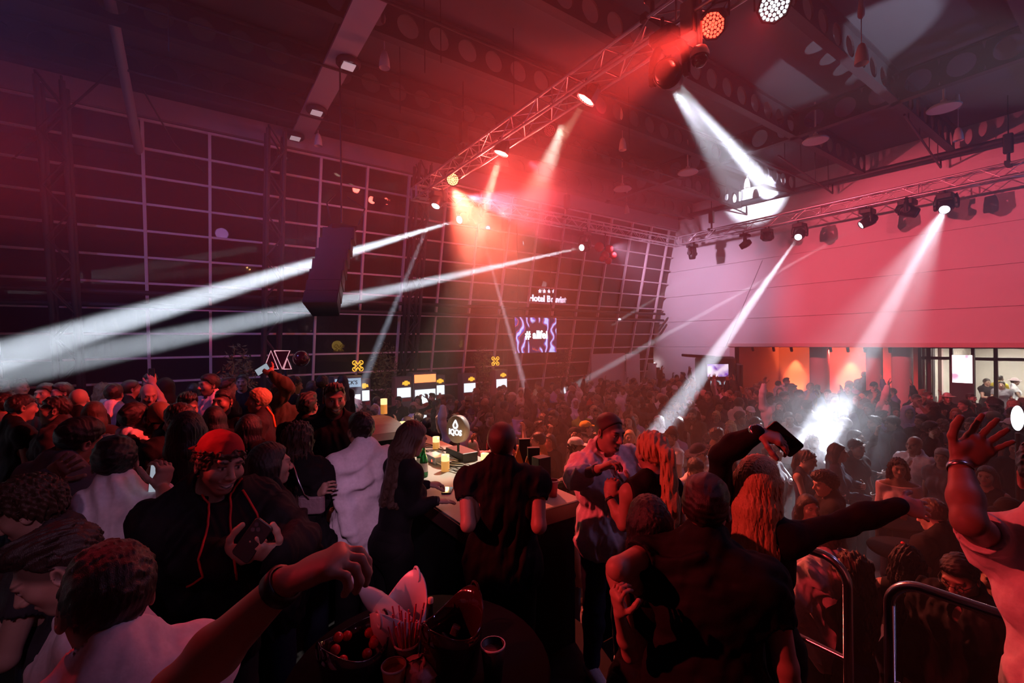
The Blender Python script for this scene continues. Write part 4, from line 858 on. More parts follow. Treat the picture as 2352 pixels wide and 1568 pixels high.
# --- front row on the platform
guest(248, 1378, 1.03, -12, 'person seen from behind in white T-shirt, cropped dark hair, nearest at the lower left', hair='short', top='tee', cloth='white', haircol='dark', L='front', R='front', head=(0, -6, 4), lean=(6, 0), wide=1.0, seed=11)
guest(138, 1300, 1.30, -82, 'person in white T-shirt in left profile looking down, lower left corner', hair='quiff', top='tee', cloth='white', haircol='dark', L='hold', R='front', head=(0, -22, 0), lean=(8, 0), seed=12)
guest(70, 1172, 1.78, -72, 'person with dark curly hair bending down at the left edge of the picture', hair='curly', top='tee', cloth='charcoal', haircol='brown', head=(0, -16, 0), lean=(8, 0), L='front', R='front', seed=13)
w4 = (655, 1338, .73)
b = guest(250, 1900, .56, 15, 'person outside the bottom edge stretching a bare arm with black watch across', H=1.74, hair='short', top='tee', cloth='charcoal', haircol='dark', L='down', seed=14, wide=.85,
          arms={'R': dict(e=(400, 1590, .76), w=w4, tip=(760, 1290, .74), n=(.15, -1, .1), curl=46, fcurl=(44, 50, 54, 58), splay=3)})
attach(MB().lathe([(.027, -.011), (.0315, -.011), (.0315, .011), (.027, .011)], P(646, 1346, .732), V((0, 0, 1)).rotation_difference(P(*w4) - P(400, 1590, .76)).to_matrix(), 20).build('wristwatch', m_strap), b)
guest(265, 1062, 2.15, 8, 'person from behind in white T-shirt with round dark haircut, lit mauve, holding up a phone', hair='short', top='tee', cloth='white', haircol='black', L='front', seed=15, lean=(3, 0),
      arms={'R': dict(e=(395, 1175, 1.95), w=(372, 1120, 2.15), tip=(378, 1085, 2.16), n=(-1, 0, .2), curl=50)})
phone(P(362, 1100, 2.16), cam_dir(.1, 1, 0), cam_dir(0, -.3, -1), 'phone in the hand of the white T-shirt guest at the left', screen_lit)
b = guest(182, 1012, 2.5, 55, 'person with black hair spreading a hand over the own face, left side', hair='short', top='sweater', cloth='grey', haircol='black', R='down', seed=16, head=(-5, -14, 8), lean=(6, 4),
      arms={'L': dict(e=(60, 1150, 2.35), w=(112, 1092, 2.28), tip=(190, 1045, 2.27), n=(-.2, .1, 1), curl=6, splay=9)})
attach(MB().lathe([(.028, -.012), (.033, -.012), (.033, .012), (.028, .012)], P(104, 1098, 2.28), V((0, 0, 1)).rotation_difference(P(112, 1092, 2.28) - P(60, 1150, 2.35)).to_matrix(), 18).build('wristwatch', m_metal), b)
# smiling man with the red cap
b = guest(503, 1062, 1.95, 158, 'smiling person in red backwards cap and black jacket with red piping', hair='cap_back', hat='red', face='laugh', top='jacket', cloth='black', haircol='brown', legs='charcoal', beard=.25, seed=17, head=(4, -5, -7), lean=(4, 0), wide=1.06,
      arms={'R': dict(e=(420, 1300, 1.84), w=(522, 1283, 1.70), tip=(600, 1258, 1.66), n=(.1, .4, 1), curl=38), 'L': dict(e=(690, 1240, 1.95), w=(640, 1278, 1.72), tip=(585, 1262, 1.66), n=(0, .3, 1), curl=45)})
m_pipe = M('red_piping', (.55, .02, .02), .6)
for pts_ in ([(452, 1092), (450, 1120), (480, 1158), (478, 1205), (458, 1285), (468, 1322), (425, 1350)], [(556, 1100), (530, 1135), (527, 1190), (532, 1250), (545, 1345)], [(556, 1125), (585, 1170), (605, 1205)]):
    tp_ = drape(b, 'jacket', pts_)
    if len(tp_) > 3: attach(MB().tube(tp_, .0045).build('piping', m_pipe), b)
attach(MB().lathe([(.030, -.012), (.035, -.012), (.035, .012), (.030, .012)], P(516, 1284, 1.70), V((0, 0, 1)).rotation_difference(P(522, 1283, 1.70) - P(400, 1270, 1.95)).to_matrix(), 18).build('wristwatch', m_strap), b)
phone(P(580, 1240, 1.655), cam_dir(.55, .8, .1), cam_dir(0, -.1, 1), 'black phone held by the smiling person in the red cap')
guest(432, 992, 2.75, 12, 'person with long dark hair dressed in red behind the red cap', sex='f', hair='long', top='sleeveless', cloth='red', haircol='black', legs='red', hairlen=.36, seed=18)
b = guest(622, 1068, 2.35, 72, 'person with long dark hair in right profile in black coat, holding a phone low', sex='f', hair='long', hairlen=.34, top='jacket', cloth='black', haircol='black', seed=19, skin='fair',
      arms={'R': dict(e=(700, 1265, 2.2), w=(650, 1265, 2.1), tip=(610, 1255, 2.05), n=(0, .5, 1), curl=50), 'L': dict(e=(600, 1240, 2.5), w=(655, 1240, 2.35), tip=(690, 1225, 2.3), n=(0, .3, 1), curl=50)})
guest(688, 1012, 2.85, 35, 'person with very long brown hair from behind, reaching towards the bar', sex='f', hair='wavy', hairlen=.46, top='jacket', cloth='black', haircol='brown', seed=20,
      arms={'R': dict(e=(690, 1180, 2.85), w=(726, 1132, 2.75), tip=(762, 1112, 2.7), n=(-.2, -.5, .6), curl=30)})
phone(P(640, 1240, 2.06), cam_dir(.3, .9, .2), cam_dir(0, .4, 1), 'dark phone held low by the guest in right profile')
q = P(716, 1158, 2.72); bg = root('shoulder_bag', q, 'small pale quilted bag on a chain strap beside the very long haired guest', 'bag')
MB().rbox(q, (.15, .05, .10), .02, Matrix.Rotation(R_(-30), 3, 'Z')).build('bag_body', M('quilted_leather', (.30, .22, .24), .5, bump=.5, scale=45), bg); MB().tube([P(672, 1062, 2.72), P(684, 1100, 2.66), P(698, 1135, 2.66), P(708, 1145, 2.68)], .005, 6).build('chain_strap', m_metal, bg)
# white shirt
guest(828, 988, 3.08, -22, 'person in a white button shirt seen from behind beside the bar', hair='short', top='shirt', cloth='white', haircol='dark', legs='black', seed=21, head=(6, 0, 0), wide=1.0,
      arms={'L': dict(e=(812, 1215, 2.92), w=(772, 1195, 3.12), tip=(748, 1180, 3.18), n=(.6, 0, .5), curl=60), 'R': dict(e=(902, 1160, 3.15), w=(868, 1140, 3.4), tip=(845, 1130, 3.45), n=(0, -1, 0), curl=40)})
b = guest(948, 1008, 3.02, 62, 'person with long reddish hair in black leaning over the bar', sex='f', hair='long', hairlen=.40, top='long', cloth='black', haircol='brown', legs='black', seed=22, lean=(12, 0), head=(0, -8, 0),
      arms={'R': dict(e=(945, 1170, 2.88), w=tuple([1000, 1150, 2.90]), tip=(1050, 1150, 2.98), n=(0, -1, 0), curl=8), 'L': dict(e=(935, 1120, 3.2), w=(985, 1112, 3.2), tip=(1022, 1108, 3.3), n=(0, -1, 0), curl=28)})
attach(MB().lathe([(.026, -.010), (.030, -.010), (.030, .010), (.026, .010)], P(1003, 1150, 2.905), V((0, 0, 1)).rotation_difference(P(1050, 1150, 2.98) - P(1000, 1150, 2.90)).to_matrix(), 18).build('bracelet', m_strap), b)
guest(1152, 1018, 2.56, 2, 'person in black T-shirt with cropped hair seen from behind at the bar', hair='buzz', top='tee', cloth='black', haircol='brown', legs='black', seed=23, wide=1.12,
      arms={'L': dict(e=(1075, 1205, 2.42), w=(1098, 1165, 2.68), tip=(1110, 1150, 2.78), n=(0, -1, 0), curl=20), 'R': dict(e=(1238, 1208, 2.42), w=(1216, 1160, 2.68), tip=(1205, 1145, 2.78), n=(0, -1, 0), curl=20)})
b = guest(1400, 992, 2.92, 150, 'person in open pale shirt and jeans talking with open mouth beside the bar', hair='buzz', face='open', top='shirt', cloth='white', haircol='brown', legs='jeans', shoes='white', seed=24, head=(14, -6, -8), lean=(5, 3), wide=1.05, sleeve=1.35,
      arms={'R': dict(e=(1322, 1098, 2.80), w=(1376, 1076, 2.62), tip=(1418, 1056, 2.58), n=(.1, -1, -.2), curl=48), 'L': dict(e=(1470, 1150, 3.0), w=(1440, 1130, 2.82), tip=(1420, 1110, 2.75), n=(0, 0, 1), curl=40)})
attach(MB().lathe([(.029, -.011), (.034, -.011), (.034, .011), (.029, .011)], P(1370, 1079, 2.64), V((0, 0, 1)).rotation_difference(P(1376, 1076, 2.62) - P(1322, 1098, 2.80)).to_matrix(), 18).build('wristwatch', m_strap), b)
b = guest(1495, 1038, 2.48, -28, 'person with a long blond ponytail in sleeveless black top', sex='f', hair='pony', hairlen=.46, top='vest', cloth='black', haircol='blond', legs='black', seed=25, head=(8, 2, 0),
      arms={'L': dict(e=(1432, 1205, 2.42), w=(1398, 1140, 2.52), tip=(1404, 1108, 2.54), n=(.6, 0, .8), curl=55), 'R': dict(e=(1560, 1190, 2.55), w=(1540, 1170, 2.75), tip=(1520, 1160, 2.8), n=(0, -1, 0), curl=40)})
attach(MB().lathe([(.024, -.008), (.028, -.008), (.028, .008), (.024, .008)], P(1401, 1146, 2.515), V((0, 0, 1)).rotation_difference(P(1398, 1140, 2.52) - P(1432, 1205, 2.42)).to_matrix(), 18).build('bracelet', m_strap), b)
guest(1488, 1198, 1.84, -20, 'shorter person with long dark hair seen from behind, hugged by the guest in black', sex='f', hair='long', hairlen=.26, top='vest', cloth='black', haircol='black', legs='black', seed=26, R='front',
      arms={'L': dict(e=(1448, 1500, 1.66), w=(1422, 1408, 1.56), tip=(1416, 1365, 1.55), n=(1, 0, .4), curl=50)})
guest(1622, 1165, 1.66, 10, 'person in plain black T-shirt seen from behind with an arm round a friend', hair='short', top='tee', cloth='black', haircol='dark', legs='black', seed=27, wide=1.16, R='down',
      arms={'L': dict(e=(1418, 1305, 1.60), w=(1475, 1360, 1.80), tip=(1500, 1380, 1.86), n=(0, -.4, 1), curl=30)})
b = guest(1742, 1106, 1.98, 8, 'person with long straight blond hair and black sleeves throwing both arms out', sex='f', hair='long', hairlen=.34, top='long', cloth='black', haircol='blond', legs='black', seed=28, head=(-6, 0, 4), sleeve=1.94,
      arms={'L': dict(e=(1655, 1045, 1.92), w=(1742, 990, 1.80), tip=(1800, 1012, 1.77), n=(-.3, -.6, .5), curl=32), 'R': dict(e=(1945, 1200, 1.86), w=(2070, 1160, 1.78), tip=(2160, 1178, 1.78), n=(0, -.55, 1), curl=16)})
for q_, nm in (((1735, 992, 1.806), 'bracelet'), ((1746, 990, 1.80), 'bracelet')): attach(MB().lathe([(.026, -.007), (.030, -.007), (.030, .007), (.026, .007)], P(*q_), V((0, 0, 1)).rotation_difference(P(1742, 990, 1.80) - P(1655, 1045, 1.92)).to_matrix(), 18).build(nm, m_metal), b)
phone(P(1798, 1008, 1.80), cam_dir(.75, -.66, 0), cam_dir(.2, .2, 1), 'dark phone dangling from the raised hand of the blond guest')
b = guest(2428, 1098, 1.50, -8, 'person at the right edge in pale shirt raising a bare red lit arm', hair='short', top='tee', cloth='white', haircol='dark', legs='black', seed=29, lean=(0, -7), wide=1.0, R='down',
      arms={'L': dict(e=(2226, 1198, 1.36), w=(2205, 1062, 1.47), tip=(2285, 985, 1.47), n=(-.4, .3, -.9), curl=10, splay=10)})
attach(MB().lathe([(.029, -.008), (.033, -.008), (.033, .008), (.029, .008)], P(2206, 1075, 1.458), V((0, 0, 1)).rotation_difference(P(2205, 1062, 1.47) - P(2222, 1195, 1.34)).to_matrix(), 18).build('bracelet', m_metal), b)
# --- platform crowd at the left, lit red:  (x, y, facing, label, traits)
ROW = [
 (6, 890, 95, 'dark haired person cut off by the left edge under the lower light beam', dict(cloth='charcoal')),
 (47, 890, 150, 'person with full dark hair behind, second head from the left edge', dict(hair='quiff', cloth='black')),
 (14, 930, 80, 'short haired person at the left edge below the beam, in a pale top', dict(hair='fade', cloth='grey')),
 (50, 936, 78, 'person with cropped hair in right profile in black at the far left', dict(hair='fade', head=(0, -8, 0), cloth='black', wide=1.1)),
 (104, 904, -140, 'red faced person with short hair turned left behind the cropped heads', dict(cloth='charcoal')),
 (140, 902, -110, 'dark haired person in left profile behind the red faced one', dict(cloth='black')),
 (126, 942, -82, 'person with faded haircut in left profile and open dark coat', dict(hair='fade', top='jacket', cloth='charcoal', wide=1.1)),
 (181, 918, 8, 'bald person seen from behind in dark top at the left', dict(hair='none', cloth='black', skin='fair')),
 (238, 896, 70, 'person with long light hair in right profile by the raised phone', dict(sex='f', hair='wavy', top='sleeveless', cloth='cream', haircol='light', hairlen=.34)),
 (262, 906, 20, 'person in white T-shirt holding a phone high above the head, left side', dict(cloth='white', R='up_bent', hair='short')),
 (216, 948, 4, 'person with smooth shoulder length brown hair from behind, left side', dict(sex='f', hair='long', hairlen=.2, top='long', cloth='charcoal', haircol='brown')),
 (303, 894, 80, 'person with a shaved head in right profile behind the bald one', dict(hair='buzz', cloth='black')),
 (341, 906, 168, 'bald person with lowered face lit red, left side', dict(hair='none', cloth='black', head=(0, -18, 0), wide=1.1)),
 (345, 879, 178, 'far person with short dark hair against the dark glass', dict(hair='fade', cloth='navy', H=1.84)),
 (310, 962, 40, 'person in pale shirt with thick dark hair, from behind', dict(cloth='white', top='shirt', wide=1.12)),
 (366, 958, -18, 'person with short grey brown hair in black jacket, from behind', dict(hair='buzz', top='jacket', cloth='black', haircol='light', wide=1.1)),
 (430, 932, 165, 'person with dark hair smiling downwards, red lit, behind the red cap', dict(hair='quiff', head=(0, -20, 0), face='smile')),
 (412, 966, 130, 'dark haired person bending the face low behind the black jacket', dict(head=(0, -30, 0))),
 (380, 892, 10, 'person in a black pointed hood seen from behind', dict(hair='hood', top='hoodie', cloth='black', hat='black')),
 (445, 898, 5, 'person with long black hair from behind in front of the glass', dict(sex='f', hair='long', top='long', cloth='black', haircol='black')),
 (480, 884, -118, 'bearded person in pale shirt looking left before the glass', dict(hair='short', top='shirt', cloth='pink', beard=.6, H=1.86)),
 (523, 890, 70, 'person with thick dark hair in right profile next to the pale shirt', dict(hair='quiff', cloth='black')),
 (556, 878, -170, 'person with short hair in dark top before the red lit plant', dict(hair='buzz', cloth='black')),
 (514, 922, -140, 'smiling person with short dark hair lit orange red', dict(hair='fade', face='smile', beard=.4, cloth='black')),
 (594, 920, -82, 'person with bleached hair and dark T-shirt with a bright orange print', dict(hair='short', haircol='blond', cloth='charcoal', wide=.95)),
 (642, 908, -12, 'person in olive shirt seen from behind filming with a raised arm', dict(hair='curly', haircol='brown', top='shirt', cloth='olive')),
 (676, 884, 70, 'person with a dark crew cut looking down to the right by the letter sign', dict(hair='fade', head=(0, -12, 0), cloth='black')),
 (716, 892, -30, 'person with long straight hair from behind below the round sign', dict(sex='f', hair='long', top='jacket', cloth='charcoal', haircol='brown')),
 (741, 882, 20, 'person with short dark hair from behind right of the round sign', dict(hair='fade', cloth='black')),
 (706, 934, 25, 'person with dark hair and glasses from behind, left of the black console', dict(hair='quiff', haircol='black', cloth='black', wide=1.1)),
 (768, 916, 172, 'laughing bearded person with swept back hair behind the black console', dict(d=3.75, hair='quiff', face='laugh', beard=.85, haircol='brown', cloth='black', head=(0, -6, 0), wide=1.1)),
 (786, 876, -20, 'person with long dark hair behind the laughing bearded one', dict(sex='f', hair='long', top='long', cloth='black', haircol='black')),
 (492, 962, 0, 'person with long dark hair in black from behind, left of the olive shirt', dict(sex='f', hair='long', hairlen=.30, top='jacket', cloth='black', haircol='black')),
 (575, 985, 30, 'person with dark hair in black between the red cap and the bleached hair', dict(sex='f', hair='long', hairlen=.28, top='jacket', cloth='black', haircol='black')),
]
for (x, y, fa, lb, t) in ROW:
    t = dict(t); d_ = t.pop('d', None); ar = None
    if 'olive shirt seen' in lb: ar = {'L': dict(e=(664, 893, 4.80), w=(624, 858, 4.70), tip=(606, 845, 4.70), n=(0, -.3, 1), curl=40)}
    b = guest(x, y, d_, fa, lb, arms=ar, **t)
    if 'glasses' in lb: glasses(b)
    if 'phone high' in lb: w_, hd_ = POSE[b.name]['hand']; phone(w_ + hd_.normalized() * .12, (0, 0, 1), FW, 'dark phone held upright above the heads at the left')
    if 'print' in lb:
        for pts_, nm, col in (([(612, 935), (626, 955), (632, 985)], 'print_orange', (.75, .2, .03)), ([(622, 930), (640, 960), (644, 995)], 'print_green', (.2, .5, .12))):
            tp_ = drape(b, 't_shirt', pts_, .002)
            if len(tp_) > 2: attach(MB().tube(tp_, .013, 6).build('shirt_print', M(nm, col, .7)), b)
phone(P(603, 848, 4.69), cam_dir(.8, .5, 0), cam_dir(0, 0, -1), 'phone with lit screen in the raised hand of the olive shirt', screen_lit)
# --- guests on the main floor one can tell apart
MAIN = [
 (1955, 1306, -78, 'person with long wavy hair in left profile just below the steel handrail', dict(sex='f', hair='wavy', hairlen=.44, top='long', cloth='black', haircol='brown')),
 (1888, 1238, -60, 'person in rumpled pink denim jacket with lifted hands beyond the handrail', dict(top='jacket', cloth='pink', fold=2.2, L='hold', R='chest', hair='short', haircol='brown')),
 (2086, 1292, 5, 'person with thick dark hair from behind between the two handrails', dict(sex='f', hair='wavy', hairlen=.3, top='sleeveless', cloth='black', haircol='black')),
 (2204, 1322, -160, 'person with slicked dark hair and black glasses under the right handrail', dict(hair='short', haircol='black', cloth='black', top='shirt', head=(0, -24, 0))),
 (2282, 1328, 175, 'person with long dark hair and red lit cheek behind the right handrail', dict(sex='f', hair='long', hairlen=.3, top='long', cloth='black', haircol='black')),
 (2140, 1182, -60, 'person bowing a red lit head behind the outstretched hand', dict(hair='short', haircol='brown', cloth='black', head=(0, -25, 12), skin='pale')),
 (2316, 1180, -150, 'person in black cap with red lit face behind the raised arm', dict(hair='cap', hat='black', cloth='black')),
 (1858, 1166, 150, 'person with black hair and bright red lit face above the black sleeve', dict(sex='f', hair='long', hairlen=.2, top='off', cloth='pink', haircol='black')),
 (1856, 1056, 118, 'person with wet look hair and dark vest looking down beside the smoke', dict(sex='f', hair='pony', hairlen=.3, top='vest', cloth='navy', haircol='dark', L='chest', R='front', head=(0, -14, 0), H=1.72)),
 (1926, 1040, 95, 'person with dark piled up hair and a dark dress at the edge of the smoke', dict(sex='f', hair='half', hairlen=.3, top='long', cloth='navy', haircol='black', L='chest', R='front', H=1.74)),
 (2100, 1022, -150, 'bald person in white polo shirt watching at the right', dict(hair='none', top='shirt', cloth='white', sleeve=.7)),
 (2064, 1076, 172, 'person with long dark curls in white off shoulder top', dict(sex='f', hair='wavy', hairlen=.34, top='off', cloth='pink', haircol='dark', H=1.70)),
 (2164, 1050, -160, 'person with short silver hair and grey top at the right', dict(sex='f', hair='short', haircol='grey', top='tee', cloth='grey', H=1.70)),
 (2266, 1094, -165, 'person with long hair in dark top partly behind the raised arm', dict(sex='f', hair='long', top='vest', cloth='black', haircol='brown')),
 (2332, 1030, 175, 'person with centre parted black hair at the right edge, dim', dict(sex='f', hair='long', top='long', cloth='black', haircol='black')),
 (2008, 972, -130, 'bearded person in navy sweater right of the smoke', dict(beard=.7, top='sweater', cloth='navy', hair='quiff')),
 (2050, 972, -110, 'person in navy jacket with bowed dark head right of the bearded one', dict(top='jacket', cloth='navy', head=(0, -12, 0))),
 (2086, 948, 160, 'person in lilac hooded jacket among dark clothes', dict(top='jacket', cloth='lilac', hair='hood', hat='lilac')),
 (2140, 985, 100, 'person with black hair from behind left of the ginger one', dict(hair='short', haircol='black', cloth='black')),
 (2196, 950, -170, 'person with orange ginger hair lifting a hand', dict(sex='f', hair='long', haircol='ginger', top='long', cloth='black', R='phone')),
 (2176, 914, 165, 'person wearing a pale brimmed hat behind the ginger one', dict(hair='brim', hat='cream', cloth='black')),
 (2322, 978, -60, 'person in white cap left of the oval lamp', dict(hair='cap', hat='white', cloth='black')),
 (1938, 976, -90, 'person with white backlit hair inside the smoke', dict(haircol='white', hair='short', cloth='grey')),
 (1868, 1012, 150, 'person with glowing backlit hair deep in the smoke', dict(sex='f', haircol='white', hair='wavy', cloth='white', top='tee')),  # white hair colour holds the backlight glow
 (1812, 962, 170, 'person in white T-shirt at the left rim of the smoke', dict(cloth='white')),
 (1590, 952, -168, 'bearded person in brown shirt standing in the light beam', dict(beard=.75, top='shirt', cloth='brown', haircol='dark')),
 (1512, 968, -130, 'person with big curls blazing white in the beam', dict(sex='f', hair='wavy', haircol='white', top='tee', cloth='white', hairlen=.26)),  # hair coloured white for the blaze of the beam
 (1538, 946, 172, 'person in a dark bowler hat behind the blazing curls', dict(hair='brim', hat='charcoal', cloth='navy')),
 (1560, 972, 10, 'person with smooth brown hair and bare arm right of the blazing curls', dict(sex='f', hair='long', top='vest', cloth='black', haircol='brown')),
 (1541, 1004, -120, 'person in a flat black cap behind the ponytail', dict(hair='cap', hat='black', cloth='white', beard=.5)),
 (1604, 1042, -120, 'person in a wide dark brimmed hat bending before the smoke', dict(hair='brim', hat='navy', cloth='white', head=(0, -25, 0))),
 (1598, 1078, 150, 'person in loose white T-shirt under the bent black sleeve', dict(cloth='white', top='tee', head=(0, -20, 0))),
 (1446, 1004, 178, 'person with long platinum hair right of the open shirt', dict(sex='f', hair='long', haircol='blond', top='tee', cloth='charcoal')),
 (1456, 964, 165, 'person with blond fringe and pale blouse in the beam haze', dict(sex='f', hair='long', haircol='light', top='shirt', cloth='lilac')),
 (1236, 1012, -82, 'person in an orange sweater in left profile behind the bar', dict(top='sweater', cloth='orange', hair='short', haircol='dark')),
 (1262, 1014, -150, 'person with long dark hair beside the orange sweater', dict(sex='f', hair='long', cloth='black', top='long')),
 (1206, 978, -95, 'person with brown ponytail in left profile behind the black T-shirt', dict(sex='f', hair='pony', cloth='black', top='tee', haircol='brown')),
 (1300, 948, -80, 'tall person in black T-shirt with quiff in left profile', dict(hair='quiff', cloth='black')),
 (1338, 948, 150, 'person in lime yellow top and dark cap', dict(hair='cap', hat='black', cloth='lime')),
 (1346, 984, 70, 'person in a yellow cap behind the open shirt', dict(hair='cap', hat='yellow', cloth='charcoal')),
 (1322, 1000, 100, 'person in a dark baseball cap between yellow cap and orange sweater', dict(hair='cap', hat='black', cloth='black')),
 (1302, 1124, 82, 'person with reddish short hair low behind the corner of the bar', dict(hair='short', haircol='brown', cloth='charcoal', head=(0, 20, 0), H=1.72)),
 (1124, 962, 160, 'person waving an open hand above the crowd behind the bar', dict(cloth='black', R='up_bent', hair='short', H=1.72)),
 (980, 975, 10, 'person in black T-shirt with dark hair from behind beyond the console', dict(cloth='black', hair='short')),
 (958, 962, -70, 'person with orange lit face bending beside the console', dict(cloth='white', hair='fade', head=(0, 15, 0))),
 (915, 922, -150, 'person in black shirt and glasses right of the glowing candle', dict(cloth='black', top='shirt', hair='short')),
 (1156, 893, -150, 'person in bright white shirt beyond the round sign', dict(cloth='white', top='shirt', hair='fade')),
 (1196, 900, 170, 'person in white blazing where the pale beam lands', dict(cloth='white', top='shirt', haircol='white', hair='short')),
 (1322, 925, 170, 'person with white blazing hair left of the tall quiff', dict(sex='f', haircol='white', hair='wavy', cloth='white', top='tee')),  # blaze put into the white hair colour
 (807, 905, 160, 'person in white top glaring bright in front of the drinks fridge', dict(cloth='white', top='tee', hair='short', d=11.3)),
 (1985, 862, 0, 'tall person in dark navy from behind before the red uplights', dict(cloth='navy', top='jacket', hair='short', H=1.92)),
 (2215, 930, -120, 'tall person with black hair in dark shirt by the glass doors', dict(cloth='black', top='shirt', hair='short')),
]
for (x, y, fa, lb, t) in MAIN:
    t = dict(t); b = guest(x, y, t.pop('d', None), fa, lb, floor=FLOOR, **t)
    if 'glasses' in lb: glasses(b)
# ------------------------------------------------------------------ the bar and what stands on it
m_top = M('counter_laminate', (.50, .46, .40), .55, noise=.06, scale=6, bump=.05)
BT = 2.15
bar = root('bar_counter', (1.9, 3.6, PLAT), 'long black bar counter with pale top in the middle of the platform', 'bar')
OUT = [(1.37, 2.44), (2.30, 2.44), (2.36, 6.0), (1.76, 6.0), (1.76, 3.98), (1.37, 3.98)]
MB().prism(OUT, .05, (0, 0, BT - .025)).build('worktop', m_top, bar)
MB().prism([(x + (.03 if x < 1.8 else -.04), y + (.04 if y < 3 else -.03)) for x, y in OUT], BT - .05 - PLAT, (0, 0, (BT - .05 + PLAT) / 2)).build('cabinet', m_blackmatt, bar)
MB().box((1.835, 2.435, BT - .06), (.95, .012, .10)).box((1.365, 3.2, BT - .06), (.012, 1.54, .10)).build('edge_band', M('counter_edge', (.10, .04, .04), .4), bar)
# black console with the barrel lid
cs = root('sound_console_cabinet', (1.2, 4.5, PLAT), 'black cabinet with a grey arched lid at the left end of the bar', 'cabinet')
MB().box((1.2, 4.5, (2.42 + PLAT) / 2), (.80, .90, 2.42 - PLAT)).build('cabinet_body', m_blackmatt, cs)
pr = [(-.47, 0), (-.44, .06), (-.25, .11), (0, .13), (.25, .12), (.45, .08), (.47, 0)]
for x0, x1 in ((.78, 1.19), (1.20, 1.62)):
    lid = MB(); lid.add([(x, 4.5 + y, 2.42 + z) for x in (x0, x1) for y, z in pr], [(i, i + 1, 8 + i, 7 + i) for i in range(6)] + [(0, 7, 13, 6), tuple(range(6, -1, -1)), tuple(range(7, 14))]); lid.build('lid', M('grey_felt', (.30, .27, .25), .8, noise=.15, scale=30), cs)
m_wax = M('candle_wax', (.85, .62, .30), .5, emit=(1.0, .40, .06), estr=.45); m_waxtop = glow('candle_glow', (1.0, .66, .28), 1.5)
def candle(px, py, z, label, h=.145, r=.037):
    q = on_z(px, py, z); c = root('led_candle', q, label, 'candle', 'candles on the bar')
    MB().lathe([(r, 0), (r, h * .62)], q, None, 22).lathe([(.001, 0), (r, 0)], q, None, 22).build('wax_body', m_wax, c)
    MB().lathe([(r, h * .62), (r, h), (r * .8, h - .012), (.001, h - .025)], q, None, 22).build('glowing_top', m_waxtop, c)
    point(q + V((0, 0, h + .03)), 1.2, (1.0, .55, .2), .03)
candle(1023, 1081, BT, 'yellow glowing candle standing alone in the middle of the bar top')
candle(1114, 1078, BT, 'yellow glowing candle half hidden by the black T-shirt shoulder')
candle(1002, 1034, BT, 'pale glowing candle on the far side of the bar behind the cables')
candle(925, 994, BT, 'glowing candle beside the grey arched lid, mostly hidden by long hair')
candle(882, 950, 2.545, 'tall glowing candle on the back of the grey arched lid', .16, .034)
# round sign
q = P(1052, 985, 4.42); nd = cam_dir(-.62, .05, -.78).normalized(); sg = root('round_sign', on_z(1062, 1048, BT), 'round grey table sign with a white drop and four white letters', 'sign')
ro = frame_of(nd); MB().lathe([(.001, -.035), (.125, -.035), (.132, -.028), (.132, .028), (.125, .035), (.001, .035)], q, ro, 40).build('disc', M('sign_disc', (.42, .36, .34), .45), sg)
xd = V((0, 0, 1)).cross(nd).normalized(); yd = nd.cross(xd).normalized()
g_sign = glow('sign_white_glow', (.95, .97, 1.0), 1.5)
text_mb('IQOS', .075, q + nd * .037 - yd * .030, xd, yd, .006, 1.0, .0022).build('lettering', g_sign, sg)
dp = MB(); N_ = 28
def drop(r): return [(r * math.sin(a) * (1 if math.cos(a) < 0 else (1 - .62 * math.cos(a))), r * (math.cos(a) * (1.5 if math.cos(a) > 0 else 1))) for a in [2 * math.pi * k / N_ for k in range(N_)]]
oo, ii = drop(.036), drop(.019); pt = lambda p, t: q + nd * t + xd * p[0] + yd * (p[1] + .040)
dp.add([pt(p, .041) for p in oo] + [pt(p, .041) for p in ii] + [pt(p, .035) for p in oo], [(k, N_ + k, N_ + (k + 1) % N_, (k + 1) % N_) for k in range(N_)] + [(k, (k + 1) % N_, 2 * N_ + (k + 1) % N_, 2 * N_ + k) for k in range(N_)])
dp.build('drop_emblem', g_sign, sg)
bq = on_z(1060, 1052, BT); MB().rbox(bq + V((0, 0, .045)), (.17, .36, .09), .01).build('base_box', m_black, sg); MB().cyl((q.x, q.y, BT + .08), q - V((0, 0, .12)), .012).build('stem', m_black, sg)
q = on_z(1000, 1060, BT); ps = root('power_supply', q, 'grey metal power box with cables on the bar top', 'power box'); MB().rbox(q + V((0, 0, .035)), (.12, .24, .07), .008).build('case', M('grey_metal', (.42, .44, .52), .4, .5), ps); MB().box(q + V((-.061, -.05, .03)), (.004, .02, .02)).build('switch', glow('red_switch_glow', (1, .1, .05), 2), ps)
rn = random.Random(3)
for k, lb in enumerate(('black cable looping behind the candle on the bar', 'grey cable coiled by the power box', 'white cable running towards the round sign', 'black cable tangle at the far side of the bar')):
    c0 = on_z((1060, 1010, 1040, 985)[k], (1075, 1050, 1070, 1030)[k], BT + .012); pts = []
    for i in range(26): a = i * .7; pts.append(c0 + V((.10 * math.cos(a) + rn.uniform(-.02, .02), .22 * math.sin(a * .8) + rn.uniform(-.03, .03), abs(.012 * math.sin(i)) + .003 * (i % 3))))
    sm = []
    for i in range(len(pts) - 1):
        for t in (0, .5): sm.append(pts[i].lerp(pts[i + 1], t))
    tag(MB().tube(sm, .0055, 6).build('power_cable', (m_black, M('grey_cable', (.3, .3, .3), .6), M('white_cable', (.7, .7, .68), .5), m_black)[k], None, c0), lb, 'cable')
m_green = M('green_glass', (.02, .35, .10), .08, trans=.6, spec=.6); m_label = M('paper_label', (.75, .72, .66), .6, noise=.1)
